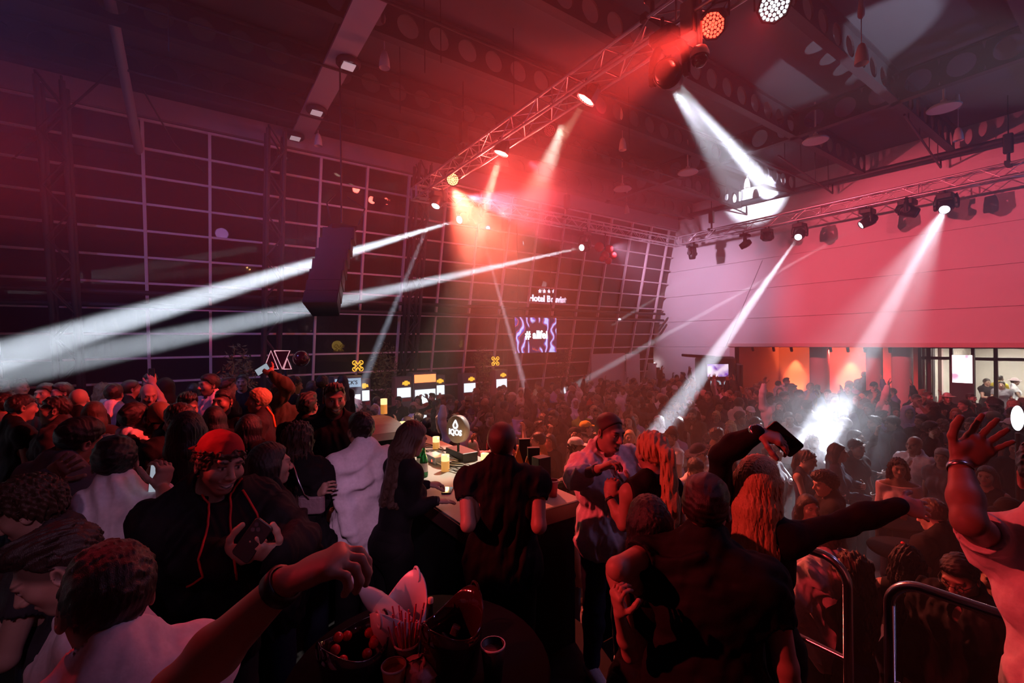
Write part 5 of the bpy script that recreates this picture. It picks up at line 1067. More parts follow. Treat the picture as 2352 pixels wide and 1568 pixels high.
def bottle(q, label, mat, s=1.0, tilt=None, capmat=None):
    q = V(q); R = (tilt or Matrix.Identity(3)) @ Matrix.Scale(s, 3); b = root('bottle', q, label, 'bottle')
    MB().lathe([(.001, 0), (.036, .002), (.038, .02), (.038, .15), (.030, .185), (.016, .22), (.014, .29), (.016, .30), (.016, .31), (.001, .311)], q, R, 20).build('glass_body', mat, b)
    MB().lathe([(.0388, .05), (.0388, .13)], q, R, 20).build('paper_label', m_label, b); MB().lathe([(.0165, .285), (.0165, .314), (.001, .315)], q, R, 14).build('cap', capmat or m_metal, b); return b
bottle(on_z(974, 1094, BT), 'green glass bottle on the bar next to the long haired guest', m_green, .92)
bottle(on_z(966, 1080, BT), 'second green bottle just behind the first on the bar', m_green, .9)
q = on_z(1028, 1126, BT + .006); ph = phone(q, V((.6, .8, 0)), V((0, 0, 1)), 'dark phone lying flat on the bar top'); ph['group'] = 'phones'
m_cup = M('paper_cup', (.30, .03, .04), .5); m_cupw = M('cup_rim', (.75, .62, .60), .5)
def cup(q, label, h=.11, r=.042, mat=None, lid=False):
    q = V(q); c = root('paper_cup', q, label, 'cup'); MB().lathe([(.001, 0), (r * .72, .001), (r, h), (r * .95, h), (r * .70, .006), (.001, .006)], q, None, 22).build('cup_wall', mat or m_cup, c)
    MB().lathe([(r * .96, h - .004), (r * 1.04, h - .002), (r * 1.04, h + .004), (r * .95, h + .004)], q, None, 22).build('rim', m_cupw, c)
    MB().lathe([(.001, h * .82), (r * .94, h * .82)][::-1], q, None, 22).build('drink', M('drink', (.35, .10, .08), .2), c); return c
cup(on_z(1270, 1140, BT), 'dark red paper cup at the right end of the bar', .12, .04)
for k, (px, py, lb) in enumerate(((1205, 1072, 'black and orange menu stand behind the shoulder at the bar, left of two'), (1226, 1098, 'black menu stand at the bar, right of two'))):
    q = on_z(px, py, BT); st = root('menu_stand', q, lb, 'menu stand'); rz = Matrix.Rotation(R_(-30), 3, 'Z')
    MB().box(q + V((0, 0, .13)), (.10, .05, .26), rz).build('board', m_black, st); MB().prism([(-.06, 0), (.06, 0), (0, .20)], .02, q + rz @ V((-.06, -.04, .0)), rz @ Matrix.Rotation(R_(90), 3, 'X')).build('side_flap', M('orange_card', (.65, .20, .04), .6), st)
q = on_z(1244, 1118, BT); tag(MB().rbox(q + V((0, 0, .12)), (.12, .10, .24), .01).build('napkin_box', m_black, None, q), 'upright black box at the far right of the bar top', 'box')
# ------------------------------------------------------------------ cocktail table in front, with buckets and cups
tb = root('bar_table', (.66, 1.55, PLAT), 'tall round black table at the bottom of the picture', 'table'); TBZ = 2.13
MB().lathe([(.001, -.03), (.46, -.03), (.47, -.015), (.46, 0), (.001, 0)], (.66, 1.55, TBZ), None, 40).build('tabletop', m_blackmatt, tb); MB().cyl((.66, 1.55, PLAT + .02), (.66, 1.55, TBZ - .03), .035).build('pedestal', m_black, tb); MB().lathe([(.28, 0), (.28, .015), (.04, .03), (.001, .03)], (.66, 1.55, PLAT), None, 30).build('foot', m_black, tb)
m_wplast = M('white_plastic', (.66, .60, .66), .3, spec=.6); m_clear = M('clear_plastic', (.8, .7, .7), .06, trans=.9, spec=.6)
def bucket(px, py, r, h, label, mat, lip=.10, rz=0):                     # wine bucket with one high swept lip
    q = on_z(px, py, TBZ); b = root('ice_bucket', q, label, 'bucket'); n = 40; mb = MB(); vs = []
    prof = [(.80, 0), (.86, .3), (.95, .7), (1.0, 1.0)]
    for inner in (0, 1):
        for f_, t in (prof if not inner else prof[::-1]):
            for k in range(n): a = 2 * math.pi * k / n; hh = h * t + (t ** 2) * (lip * (max(0, math.cos(a)) ** 2 + max(0, -math.cos(a)) ** 2 * .6)); rr = r * f_ - inner * .006; vs.append(q + Matrix.Rotation(rz, 3, 'Z') @ V((rr * math.cos(a), rr * math.sin(a) * .82, hh + inner * .004 * (t < .1))))
    mb.add(vs, [(i * n + k, i * n + (k + 1) % n, (i + 1) * n + (k + 1) % n, (i + 1) * n + k) for i in range(7) for k in range(n)], True); mb.add(vs, [tuple(range(n - 1, -1, -1)), tuple(range(7 * n, 8 * n))]); mb.build('bucket_wall', mat, b)
    for s in (-1, 1):
        c = q + Matrix.Rotation(rz, 3, 'Z') @ V((s * (r + .004), 0, h + lip * (.8 if s > 0 else .45))); MB().tube(arc(c, .028, 0, 360, 14, (0, 1, 0), (0, 0, 1)), .005, 6).build('handle', mat, b)
    return q
q = bucket(918, 1500, .12, .15, 'white swept ice bucket with a gold necked bottle on the front table', m_wplast, .11, R_(35))
bottle(q + V((.02, -.02, .10)), 'gold necked sparkling wine bottle leaning out of the white bucket', M('pale_bottle', (.62, .55, .60), .2), 1.05, Matrix.Rotation(R_(-62), 3, V((.82, .57, 0))), M('gold_foil', (.75, .45, .12), .3, .9))
q = bucket(1040, 1540, .125, .16, 'dark clear ice bucket glinting red on the front table', M('smoked_plastic', (.06, .02, .02), .05, trans=.55, spec=.7), .09, R_(20))
for k in range(9): a = k * 2.4; tag(MB().rbox(q + V((.05 * math.cos(a), .045 * math.sin(a), .055 + .02 * (k % 4))), (.03, .03, .03), .006, Matrix.Rotation(a, 3, V((.4, .3, 1)).normalized())).build('ice_cube', m_clear, None, q), 'ice cubes lying in the dark clear bucket', 'ice', 'ice cubes in the clear bucket')
q = bucket(815, 1560, .13, .12, 'dark glass bowl bucket with red berries at the table edge', M('black_glass', (.02, .012, .015), .06, spec=.8), .06, R_(200))
for k in range(8): a = k * 1.7; c = q + V((.07 * math.cos(a), .06 * math.sin(a), .11 + .014 * (k % 3))); tag(MB().ball(c, .017, 14).build('berry', m_redball, None, c), 'shiny red berries in the dark bowl on the front table', 'berry', 'red berries in the dark bowl')
q = on_z(935, 1545, TBZ); c = cup(q, 'clear cup packed with red straws on the front table', .11, .045, m_clear)
for k in range(22):
    a = k * 2.399; rr = .033 * math.sqrt((k + .5) / 22); p0 = q + V((rr * .6 * math.cos(a), rr * .6 * math.sin(a), .012)); p1 = q + V((rr * 2.2 * math.cos(a), rr * 2.2 * math.sin(a), .205 + .02 * math.sin(k)))
    tag(MB().cyl(p0, p1, .0032, n=8).build('drinking_straw', M('straw_red', (.60, .10, .14), .45), None, p0), 'thin red drinking straws bunched in the clear cup', 'straw', 'straws in the clear cup')
q = on_z(968, 1566, TBZ + .02); nb = MB(); rn = random.Random(5); nb.ball(q + V((0, 0, .03)), .055, 18); nb.v = [(x + rn.uniform(-.012, .012), y + rn.uniform(-.012, .012), max(TBZ + .001, z + rn.uniform(-.012, .012))) for x, y, z in nb.v]
tag(nb.build('paper_napkin', M('napkin_paper', (.62, .35, .38), .8, bump=.4, scale=60), None, q), 'crumpled pink lit paper napkin on the front table', 'napkin')
cup(on_z(1133, 1560, TBZ), 'black cup with pale lid at the right side of the front table', .12, .042, m_black)
cup(on_z(905, 1590, TBZ), 'orange tinted cup between bowl and straws on the front table', .09, .04, M('orange_cup', (.5, .2, .08), .5))
bottle(on_z(990, 1490, TBZ), 'small dark bottle with a bright red lit cap on the front table', m_black, .62, None, M('pale_cap', (.8, .5, .4), .3))
# ------------------------------------------------------------------ rails at the edge of the platform
def rail(name, x, y0, y1, label, zt=2.10):
    r = root(name, (x, y0, PLAT), label, 'handrail'); s = 1 if y1 > y0 else -1; R0 = .13
    top = [V((x, y0, PLAT - .5))] + [V((x, y0, zt - R0 - .001))] + [V((x, y0 + s * R0 * (1 - math.cos(R_(9 * k))), zt - R0 + R0 * math.sin(R_(9 * k)))) for k in range(11)] + [V((x, y1, zt))]
    MB().tube(top, .024, 14).build('top_rail', m_chrome, r); MB().cyl((x, y0, zt - .52), (x, y1, zt - .52), .016).build('lower_rail', m_chrome, r)
    MB().cyl((x, y1, PLAT - .5), (x, y1, zt), .022).build('post', m_chrome, r)
rail('handrail', 2.85, .98, 2.1, 'steel handrail with rounded corner right of the black T-shirt')
rail('handrail', 2.84, .80, -1.2, 'steel handrail with rounded corner at the lower right edge')
gb = root('glass_balustrade', (2.42, 2.2, PLAT), 'glass balustrade with red lit edge beside the open shirt guest', 'balustrade')
MB().box((2.66, 2.36, PLAT + .45), (.52, .014, .88)).build('glass_panel', m_glass, gb)
for x in (2.40, 2.92): MB().cyl((x, 2.36, PLAT - .02), (x, 2.36, PLAT + .98), .018).build('post', m_chrome, gb)
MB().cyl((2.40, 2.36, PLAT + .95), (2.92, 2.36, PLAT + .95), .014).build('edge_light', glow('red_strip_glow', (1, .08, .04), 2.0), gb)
# ------------------------------------------------------------------ along the glass: kiosks, fridges, neon, plants, signs
m_kiosk = M('kiosk_grey', (.16, .15, .17), .45, .2); g_scr = glow('kiosk_screen_glow', (.85, .92, 1.0), 1.3); g_yel = glow('yellow_glow', (1.0, .50, .04), 1.3)
YK = 11.85
def kiosk(px, label, h=2.16):
    q = on_y(px, 860, YK); q.z = FLOOR; k = root('info_kiosk', q, label, 'kiosk', 'grey kiosks along the glass')
    MB().rbox(q + V((0, 0, h / 2)), (.46, .34, h), .03).build('case', m_kiosk, k); MB().box(q + V((0, -.175, h - .42)), (.38, .012, .26)).build('screen', g_scr, k)
    MB().box(q + V((0, -.175, h - .62)), (.38, .010, .08)).build('keypad_strip', M('kiosk_red', (.35, .05, .06), .5), k)
    e = MB(); w, t = .11, .035; e.prism([(-w, -t), (-w * .4, -t), (-w * .4, -t * 1.8), (w * .4, -t * 1.8), (w * .4, -t), (w, -t), (w * .86, t), (w * .4, t), (w * .4, t * 1.8), (-w * .4, t * 1.8), (-w * .4, t), (-w * .86, t)], .012, q + V((.06, -.178, h - .17)), Matrix.Rotation(R_(90), 3, 'X')); e.build('bow_tie_emblem', g_yel, k); return q, h
KS = [kiosk(826, 'grey kiosk under the left yellow neon cross, beside the drinks fridge'), kiosk(922, 'grey kiosk right of the first red lit plant'), kiosk(1000, 'grey kiosk beside the orange topped fridge'), kiosk(1072, 'grey kiosk left of the plant under the right neon cross'), kiosk(1145, 'grey kiosk under the right yellow neon cross', 2.22)]
def fridge(px, label, head, h=2.25, w=.70):
    q = on_y(px, 860, YK + .05); q.z = FLOOR; f = root('drinks_fridge', q, label, 'fridge'); MB().rbox(q + V((0, 0, h / 2)), (w, .5, h), .02).build('case', m_kiosk, f)
    MB().box(q + V((0, -.256, h - .16)), (w * .9, .012, .22)).build('header_panel', head, f); d = MB().box(q + V((0, -.256, h / 2 - .15)), (w * .86, .012, h - .62)).build('glass_door', g_scr, f); MB().cyl(q + V((w * .36, -.28, h * .35)), q + V((w * .36, -.28, h * .65)), .012).build('door_handle', m_black, d)
    return q, h, f
fq = fridge(793, 'tall drinks fridge glowing white at the left of the kiosks', glow('header_blue_glow', (.45, .60, .80), .8))
text_mb("BECK'S", .13, fq[0] + V((.03, -.266, fq[1] - .16)), (1, 0, 0), (0, 0, 1), .006, 1.0, .002).build('lettering', m_black, fq[2])
fridge(968, 'drinks fridge with orange glowing header beyond the round sign', glow('header_orange_glow', (1.0, .25, .08), 2.2))
def neon(px, py, label):
    q = on_y(px, py, YK - .02); n_ = root('neon_cross', q, label, 'neon sign', 'yellow neon crosses')
    for k in range(4):
        a = R_(45 + 90 * k); u, w = V((math.cos(a), 0, math.sin(a))), V((-math.sin(a), 0, math.cos(a)))
        u, w = u * .74, w * .74; pts = [q + u * .03 + w * .03, q + u * .17 + w * .07, q + u * .215 + w * .04, q + u * .225, q + u * .215 - w * .04, q + u * .17 - w * .07, q + u * .03 - w * .03]; MB().tube(pts, .013, 8).build('neon_arm', g_yel, n_); MB().tube([q + u * .09 + w * .015, q + u * .15 + w * .03, q + u * .15 - w * .03, q + u * .09 - w * .015], .009, 6).build('inner_tube', g_yel, n_)
    MB().cyl((q.x, q.y + .04, 2.3), (q.x, q.y + .04, q.z), .012).build('stem', m_black, n_); point(q - V((0, .2, 0)), 3, (1, .6, .1), .15)
neon(822, 840, 'yellow neon cross sign above the kiosk by the drinks fridge'); neon(1138, 829, 'yellow neon cross sign left of the hashtag screen')
def plant(px, py, y, label, s=1.0, base=FLOOR):
    q = on_y(px, py, y); r = root('potted_plant', (q.x, q.y, base), label, 'plant', 'red lit plants'); rn = random.Random(int(px)); mb = MB(); zc = q.z
    for k in range(420):
        u = V((rn.gauss(0, 1), rn.gauss(0, 1), rn.gauss(0, 1))).normalized() * (rn.random() ** .5); c = V((q.x, q.y, zc)) + V((u.x * .42, u.y * .34, u.z * .85)) * s; a = V((rn.uniform(-1, 1), rn.uniform(-1, 1), rn.uniform(-1, .6))).normalized() * .07 * s; b = a.orthogonal().normalized() * .022 * s; nn_ = a.cross(b).normalized() * .008
        mb.add([c - a, c + b - nn_ * .2, c + a, c - b - nn_ * .2, c + nn_], [(0, 1, 4), (1, 2, 4), (2, 3, 4), (3, 0, 4), (0, 3, 2, 1)])
    mb.build('foliage', M('leaf_green', (.10, .14, .05), .45, noise=.4, scale=30), r); MB().tube([(q.x, q.y, base + .3), (q.x + .03, q.y, zc - .3), (q.x, q.y, zc + .3)], .025).build('trunk', m_dark, r)
    MB().lathe([(.001, 0), (.16, .002), (.20, .38), (.17, .38), (.16, .34), (.001, .34)], (q.x, q.y, base), None, 20).build('pot', m_black, r); spot((q.x - .25, q.y - .7, base + .55), (q.x, q.y, zc + .2), 60, (1, .05, .03), 50, .5, .03)
plant(548, 868, 11.6, 'bush with red lit twigs behind the guests at the left of the glass', .9, PLAT); plant(884, 855, 12.0, 'red lit bush between fridge and kiosks'); plant(1108, 853, 12.0, 'red lit bush left of the right neon cross'); plant(1296, 846, 12.0, 'red lit bush right of the hashtag screen')
# letter sign on a pole
q = P(640, 826, 7.0); ls = root('letter_sign', V((q.x + .1, q.y, PLAT)), 'black sign of glossy triangles and a round ball on a pole', 'sign'); m_gl = M('gloss_dark_red', (.10, .008, .014), .12, spec=.8); g_edge = glow('sign_edge_glow', (1.0, .45, .55), .8)
for k, pts in enumerate(([(-.20, -.14), (.02, -.14), (-.09, .14)], [(-.04, .14), (.20, .14), (.08, -.14)], [(.10, -.14), (.22, -.14), (.16, .02)])):
    pn = MB(); pn.add([q + RC * x + V((0, 0, z)) - FW * t for t in (0, .05) for x, z in pts], [(0, 1, 2), (5, 4, 3), (0, 3, 4, 1), (1, 4, 5, 2), (2, 5, 3, 0)]); p_ = pn.build('letter_panel', m_gl, ls)
    pp_ = [q + RC * x + V((0, 0, z)) - FW * .052 for x, z in pts]; MB().tube(pp_ + [pp_[0]], .008, 6).build('outline_tube', g_edge, p_)
MB().ball(q + RC * .345 + V((0, 0, .02)), .125, 24).build('ball', m_gl, ls); MB().cyl((q.x + .1, q.y, PLAT), (q.x + .1, q.y, q.z - .12), .02).build('pole', m_dark, ls)
# big video screen and the sign of the house across the street
a, b = on_y(1183, 728, 11.75), on_y(1278, 808, 11.75); sc = root('video_screen', V(((a.x + b.x) / 2, 11.75, b.z)), 'big video screen with a white hashtag on swirling blue and orange', 'screen')
ms = bpy.data.materials.new('screen_picture'); n_, l_, bs = _nodes(ms); tc = n_.new('ShaderNodeTexCoord'); nz = n_.new('ShaderNodeTexNoise'); nz.inputs['Scale'].default_value = 2.2; wv = n_.new('ShaderNodeTexWave'); wv.inputs['Scale'].default_value = 1.1; wv.inputs['Distortion'].default_value = 14; wv.inputs['Detail'].default_value = 1.5; wv.inputs['Detail Scale'].default_value = 1.4
cr = n_.new('ShaderNodeValToRGB'); e = cr.color_ramp.elements; e[0].position = 0; e[0].color = (.004, .004, .03, 1); e[1].position = .95; e[1].color = (.55, .60, 1, 1)
for p_, c_ in ((.40, (.02, .015, .10, 1)), (.55, (.75, .12, .02, 1)), (.63, (.03, .02, .18, 1)), (.85, (.12, .12, .75, 1))): x_ = e.new(p_); x_.color = c_
ln_ = n_.new('ShaderNodeVectorMath'); ln_.operation = 'LENGTH'; mp = n_.new('ShaderNodeMapping'); mp.inputs[3].default_value = (1.15, 0, 1.0); mr = n_.new('ShaderNodeMapRange'); mr.inputs[1].default_value = .40; mr.inputs[2].default_value = .50
ad = n_.new('ShaderNodeMix'); ad.data_type = 'RGBA'; ad.inputs[6].default_value = (.03, .006, .02, 1)
l_.new(tc.outputs['Object'], wv.inputs['Vector']); l_.new(wv.outputs['Fac'], cr.inputs[0]); l_.new(tc.outputs['Object'], mp.inputs[0]); l_.new(mp.outputs[0], ln_.inputs[0]); l_.new(ln_.outputs['Value'], mr.inputs[0]); l_.new(mr.outputs[0], ad.inputs[0]); l_.new(cr.outputs[0], ad.inputs[7]); l_.new(ad.outputs[2], bs.inputs['Emission Color']); bs.inputs['Emission Strength'].default_value = 1.3; bs.inputs['Base Color'].default_value = (.01, .01, .01, 1)
cx, cz = (a.x + b.x) / 2, (a.z + b.z) / 2; w_, h_2 = b.x - a.x, a.z - b.z
pn = MB().box((0, 0, 0), (w_, .02, h_2)).build('led_panel', ms); pn.parent = sc; pn.location = V((cx, 11.75, cz)) - sc.location
MB().box((cx, 11.79, cz), (w_ + .05, .06, h_2 + .05)).build('cabinet', m_black, sc)
text_mb('# allfei', .36, (cx, 11.735, cz), (1, 0, 0), (0, 0, 1), .01, .95, .010).build('lettering', glow('text_white_glow', (1, .95, 1), 4.0), sc)
for sx in (-1, 1): MB().cyl((cx + sx * w_ * .4, 11.82, 8.3), (cx + sx * w_ * .4, 11.82, a.z), .012).build('hanging_cable', m_black, sc)
q = on_y(1262, 687, 16.97); hs = root('hotel_sign', q, 'white glowing hotel name with four stars on the house across the street', 'sign'); g_h = glow('hotel_sign_glow', (1, .92, 1), 7); ud = V((1, 0, 0))
text_mb('Hotel Boavista', .432, q, ud, (0, 0, 1), .03, .98, .012).build('lettering', g_h, hs)
for k in range(4):
    c = on_y(1240 + k * 10.5, 668.5 + k * .2, 16.97); MB().prism([((.105 if j % 2 == 0 else .045) * math.sin(j * math.pi / 5), (.105 if j % 2 == 0 else .045) * math.cos(j * math.pi / 5)) for j in range(10)], .03, c, Matrix.Rotation(R_(90), 3, 'X')).build('star', g_h, hs)
struct(MB().box((8, 17.2, 4.5), (40, .4, 9.5)), 'exterior_house_wall', M('night_house', (.05, .035, .05), .9, noise=.4, scale=.8))
for k in range(4): struct(MB().cyl((3.0 + 4.2 * k, 16.95, 0), (3.0 + 4.2 * k, 16.95, 9), .12), 'exterior_wall_pilaster_%d' % (k + 1), M('night_house_edge', (.09, .06, .08), .9))
# pale panels and small fittings in the far corner
m_pan = M('pale_panel', (.66, .60, .62), .6)
for k, (x0, x1, y, lb) in enumerate(((1357, 1434, 12.3, 'wide pale partition panel before the glass, left of two'), (1438, 1468, 12.2, 'narrow pale partition panel in the far corner, right of two'))):
    a, b = on_y(x0, 813, y), on_y(x1, 812, y); t = root('partition_panel', ((a.x + b.x) / 2, y, FLOOR), lb, 'panel', 'pale partition panels'); MB().box(((a.x + b.x) / 2, y, (a.z + FLOOR) / 2), (b.x - a.x, .06, a.z - FLOOR)).build('panel', m_pan, t); MB().box(((a.x + b.x) / 2, y, FLOOR + .02), (b.x - a.x, .3, .04)).build('foot', m_grey, t)
q = on_x(1480, 838, XW - .4); ns = root('notice_board', q, 'small pale board with a dark notice at the corner of the white wall', 'notice'); MB().box(q + V((0, -.3, -.35)), (.05, .62, .9)).build('board', m_pan, ns); MB().box(q + V((-.03, -.05, -.1)), (.012, .30, .34)).build('notice_sheet', m_dark, ns); MB().box(q + V((0, -.3, -1.6)), (.05, .5, 1.7)).build('stand', m_grey, ns)
q = on_x(1503, 836, XW - .14); bl = root('wall_lamp', q, 'small bright lamp on the white wall in the far corner', 'lamp'); MB().ball(q, .06, 14).build('bulb', glow('wall_lamp_glow', (1, .9, .9), 12), bl); MB().cyl(q, q + V((.14, 0, 0)), .04).build('bracket', m_grey, bl)
q = on_x(1506, 850, XW - .3); q.z = FLOOR; tt = root('totem_display', q, 'slim black totem against the white wall in the far corner', 'totem'); MB().rbox(q + V((0, 0, .95)), (.12, .36, 1.9), .02).build('case', m_black, tt); MB().box(q + V((-.062, 0, 1.5)), (.006, .26, .4)).build('screen', m_lens_off, tt)
# screen pod: dark shell with a canopy wing, a screen and three dials
q = on_x(1642, 850, 15.3); q.z = FLOOR; pd = root('screen_pod', q, 'dark rounded booth with a lit screen and three dials before the white wall', 'booth'); rz = Matrix.Rotation(R_(-38), 3, 'Z'); m_shell = M('pod_shell', (.05, .035, .045), .3, spec=.6)
L_ = lambda x, y, z: q + rz @ V((x, y, z)); top_z = 2.46
sh = MB(); sh.rbox(L_(.10, .25, top_z / 2), (1.25, .9, top_z), .22, rz, 6); sh.build('shell', m_shell, pd)
MB().rbox(L_(-.55, .1, top_z + .02), (1.0, .8, .10), .12, rz @ Matrix.Rotation(R_(4), 3, 'Y'), 4).build('canopy_wing', m_shell, pd)
MB().rbox(L_(.78, .1, top_z / 2 - .1), (.22, .85, top_z - .3), .1, rz, 4).build('side_pillar', m_shell, pd)
mp2 = bpy.data.materials.new('pod_picture'); n_, l_, bs = _nodes(mp2); tc = n_.new('ShaderNodeTexCoord'); nz = n_.new('ShaderNodeTexNoise'); nz.inputs['Scale'].default_value = 3.5; cr = n_.new('ShaderNodeValToRGB'); cr.color_ramp.elements[0].color = (.06, .04, .5, 1); cr.color_ramp.elements[0].position = .38; cr.color_ramp.elements[1].color = (.9, .8, 1, 1); cr.color_ramp.elements[1].position = .62
l_.new(tc.outputs['Object'], nz.inputs[0]); l_.new(nz.outputs[0], cr.inputs[0]); l_.new(cr.outputs[0], bs.inputs['Emission Color']); bs.inputs['Emission Strength'].default_value = 1.3
pn = MB().box((0, 0, 0), (.72, .03, .44), rz).build('screen', mp2); pn.parent = pd; pn.location = L_(.02, -.215, 1.98) - q
MB().box(L_(.02, -.205, 1.98), (.80, .03, .52), rz).build('screen_frame', m_black, pd)
for x in (-.27, .02, .31):
    c = L_(x, -.22, 1.52); MB().lathe([(.13, -.02), (.13, .02), (.10, .03), (.10, .01)], c, rz @ Matrix.Rotation(R_(90), 3, 'X'), 24).build('dial_ring', M('dial_chrome', (.6, .6, .65), .25, .9), pd); MB().lathe([(.10, .012), (.001, .012)], c, rz @ Matrix.Rotation(R_(90), 3, 'X'), 24).build('dial_face', glow('dial_glow', (.55, .75, .9), .7), pd)
# uplights and spot fittings of the recess
for k, px in enumerate((1728, 1776, 1817, 1907, 1947, 1986, 2044)):
    q = on_x(px, 800, 17.2); q.z = 2.98; f = root('recess_spot', q, 'small black spotlight under the soffit, number %s from the left over the red recess' % ('one', 'two', 'three', 'four', 'five', 'six', 'seven')[k], 'spotlight', 'soffit spotlights'); MB().cyl(q + V((0, 0, 0)), q + V((0, 0, .06)), .015).build('stem', m_black, f); MB().cyl(q, q + V((.10, .02, -.12)), .045).build('barrel', m_black, f)
for px in (1745, 1828, 1955, 2030):
    q = on_x(px, 850, 20.0 if px < 2000 else 18.4); o = .22
    spot((q.x - .32, q.y, FLOOR + .1), (q.x + .02, q.y, 2.4), 900, (1.0, .17, .05), 46, .7, .03); spot((q.x - .32, q.y, 2.92), (q.x + .02, q.y, .6), 600, (1.0, .14, .05), 50, .7, .03)
spot((18.3, 6.8, 2.9), (20.0, 6.8, 1.2), 1100, (1.0, .05, .04), 120, .9, .1)
# ------------------------------------------------------------------ lit entrance hall behind glass doors at the right
m_cream = M('lobby_wall', (.80, .74, .66), .7, noise=.05, scale=3); m_frame = M('door_frame', (.02, .016, .02), .45)
XE = 18.5; yy = lambda px: on_x(px, 800, XE).y
struct(MB().box((24.2, 0.5, 1.6), (.2, 9.5, 3.2)), 'wall_lobby_back', m_cream); struct(MB().box((21.4, 4.35, 1.6), (5.6, .12, 3.2)), 'wall_lobby_side', m_cream); struct(MB().box((21.4, .3, 3.1), (5.6, 8.2, .1)), 'ceiling_lobby', m_cream)
dn = 0
for px in (2113, 2135, 2185, 2235, 2287, 2420): dn += 1; struct(MB().box((XE, yy(px), 1.55), (.09, .08, 2.95)), 'door_frame_%d_trim' % dn, m_frame)
for z in (3.0, 2.66): dn += 1; struct(MB().box((XE, (yy(2113) + yy(2420)) / 2, z), (.08, yy(2113) - yy(2420), .09)), 'door_frame_%d_trim' % dn, m_frame)
m_clearg = bpy.data.materials.new('clear_door_glass'); m_clearg.use_nodes = True; n_, l_ = m_clearg.node_tree.nodes, m_clearg.node_tree.links; n_.clear(); o_ = n_.new('ShaderNodeOutputMaterial'); mx_ = n_.new('ShaderNodeMixShader'); fr_ = n_.new('ShaderNodeFresnel'); t_ = n_.new('ShaderNodeBsdfTransparent'); t_.inputs[0].default_value = (.93, .95, .95, 1); g_ = n_.new('ShaderNodeBsdfGlossy'); g_.inputs['Roughness'].default_value = .02; l_.new(fr_.outputs[0], mx_.inputs[0]); l_.new(t_.outputs[0], mx_.inputs[1]); l_.new(g_.outputs[0], mx_.inputs[2]); l_.new(mx_.outputs[0], o_.inputs[0])
L_d = [2113, 2135, 2185, 2235, 2287, 2420]
for k in range(5):
    a_, b_ = yy(L_d[k]) - .05, yy(L_d[k + 1]) + .05; s_ = tag(MB().box((XE, (a_ + b_) / 2, (FLOOR + 2.6) / 2 + .05), (.012, a_ - b_, 2.6 - FLOOR)).build('door_%d' % (k + 1), m_clearg), None, None, None, 'structure')
    MB().cyl((XE - .05, a_ - .1, 1.0), (XE - .05, a_ - .1, 1.5), .014).build('door_handle', m_chrome, s_)
for k, (x, y) in enumerate(((20.0, 3.0), (20.0, .8), (22.5, 3.0), (22.5, .8))):
    c = root('ceiling_panel_light', (x, y, 3.03), 'bright square ceiling light in the entrance hall, %s' % ('left front', 'right front', 'left rear', 'right rear')[k], 'ceiling light'); MB().box((x, y, 3.035), (.62, .62, .03)).build('frame', m_white, c); MB().box((x, y, 3.018), (.56, .56, .01)).build('diffuser', glow('lobby_light_glow', (1, .92, .80), 90), c)
# bright poster case before the doors
a, b = on_x(2187, 815, 17.4), on_x(2234, 880, 17.4); cx, cy_, cz = 17.4, (a.y + b.y) / 2, (a.z + b.z) / 2; pc = root('poster_lightbox', (cx, cy_, FLOOR), 'brilliant white lit poster case before the glass doors', 'lightbox')
mpo = bpy.data.materials.new('poster_picture'); n_, l_, bs = _nodes(mpo); tc = n_.new('ShaderNodeTexCoord'); nz = n_.new('ShaderNodeTexNoise'); nz.inputs['Scale'].default_value = 2.6; cr = n_.new('ShaderNodeValToRGB'); cr.color_ramp.elements[0].color = (.25, .20, .30, 1); cr.color_ramp.elements[0].position = .34; cr.color_ramp.elements[1].color = (1, .97, 1, 1); cr.color_ramp.elements[1].position = .46
l_.new(tc.outputs['Object'], nz.inputs[0]); l_.new(nz.outputs[0], cr.inputs[0]); l_.new(cr.outputs[0], bs.inputs['Emission Color']); bs.inputs['Emission Strength'].default_value = 3.0
hh_ = a.z - b.z; MB().box((cx + .05, cy_, a.z / 2 + .11), (.12, a.y - b.y + .06, a.z - FLOOR)).build('case', m_dark, pc); MB().box((cx - .012, cy_, cz), (.012, a.y - b.y, hh_)).build('poster_panel', mpo, pc)
for k, (px, yq, i, c, lb) in enumerate(((2300, 860, 4, 'grey', 'person in grey top inside the bright entrance hall'), (2206 + 60, 860, 1, 'black', 'person in dark clothes just behind the glass door'), (2330, 850, 5, 'white', 'person in a pink hat and pale shirt inside the entrance hall'), (2295, 845, 7, 'yellow', 'person in yellow and red inside the entrance hall'))):
    q = on_x(px, 850, 20.5 + .5 * k)
    loc = V((q.x, max(.2, q.y), FLOOR)); GUESTS.append((loc.x, loc.y)); make_person(dict(sex='f' if i == 5 else 'm', H=1.7 + .03 * k, hair='brim' if i == 5 else 'short', top='tee', fine=.010, step=.024, seed=90 + k, R='front'), loc, R_(90 + 50 * k), lb, None, cloth=c, hat='pink')
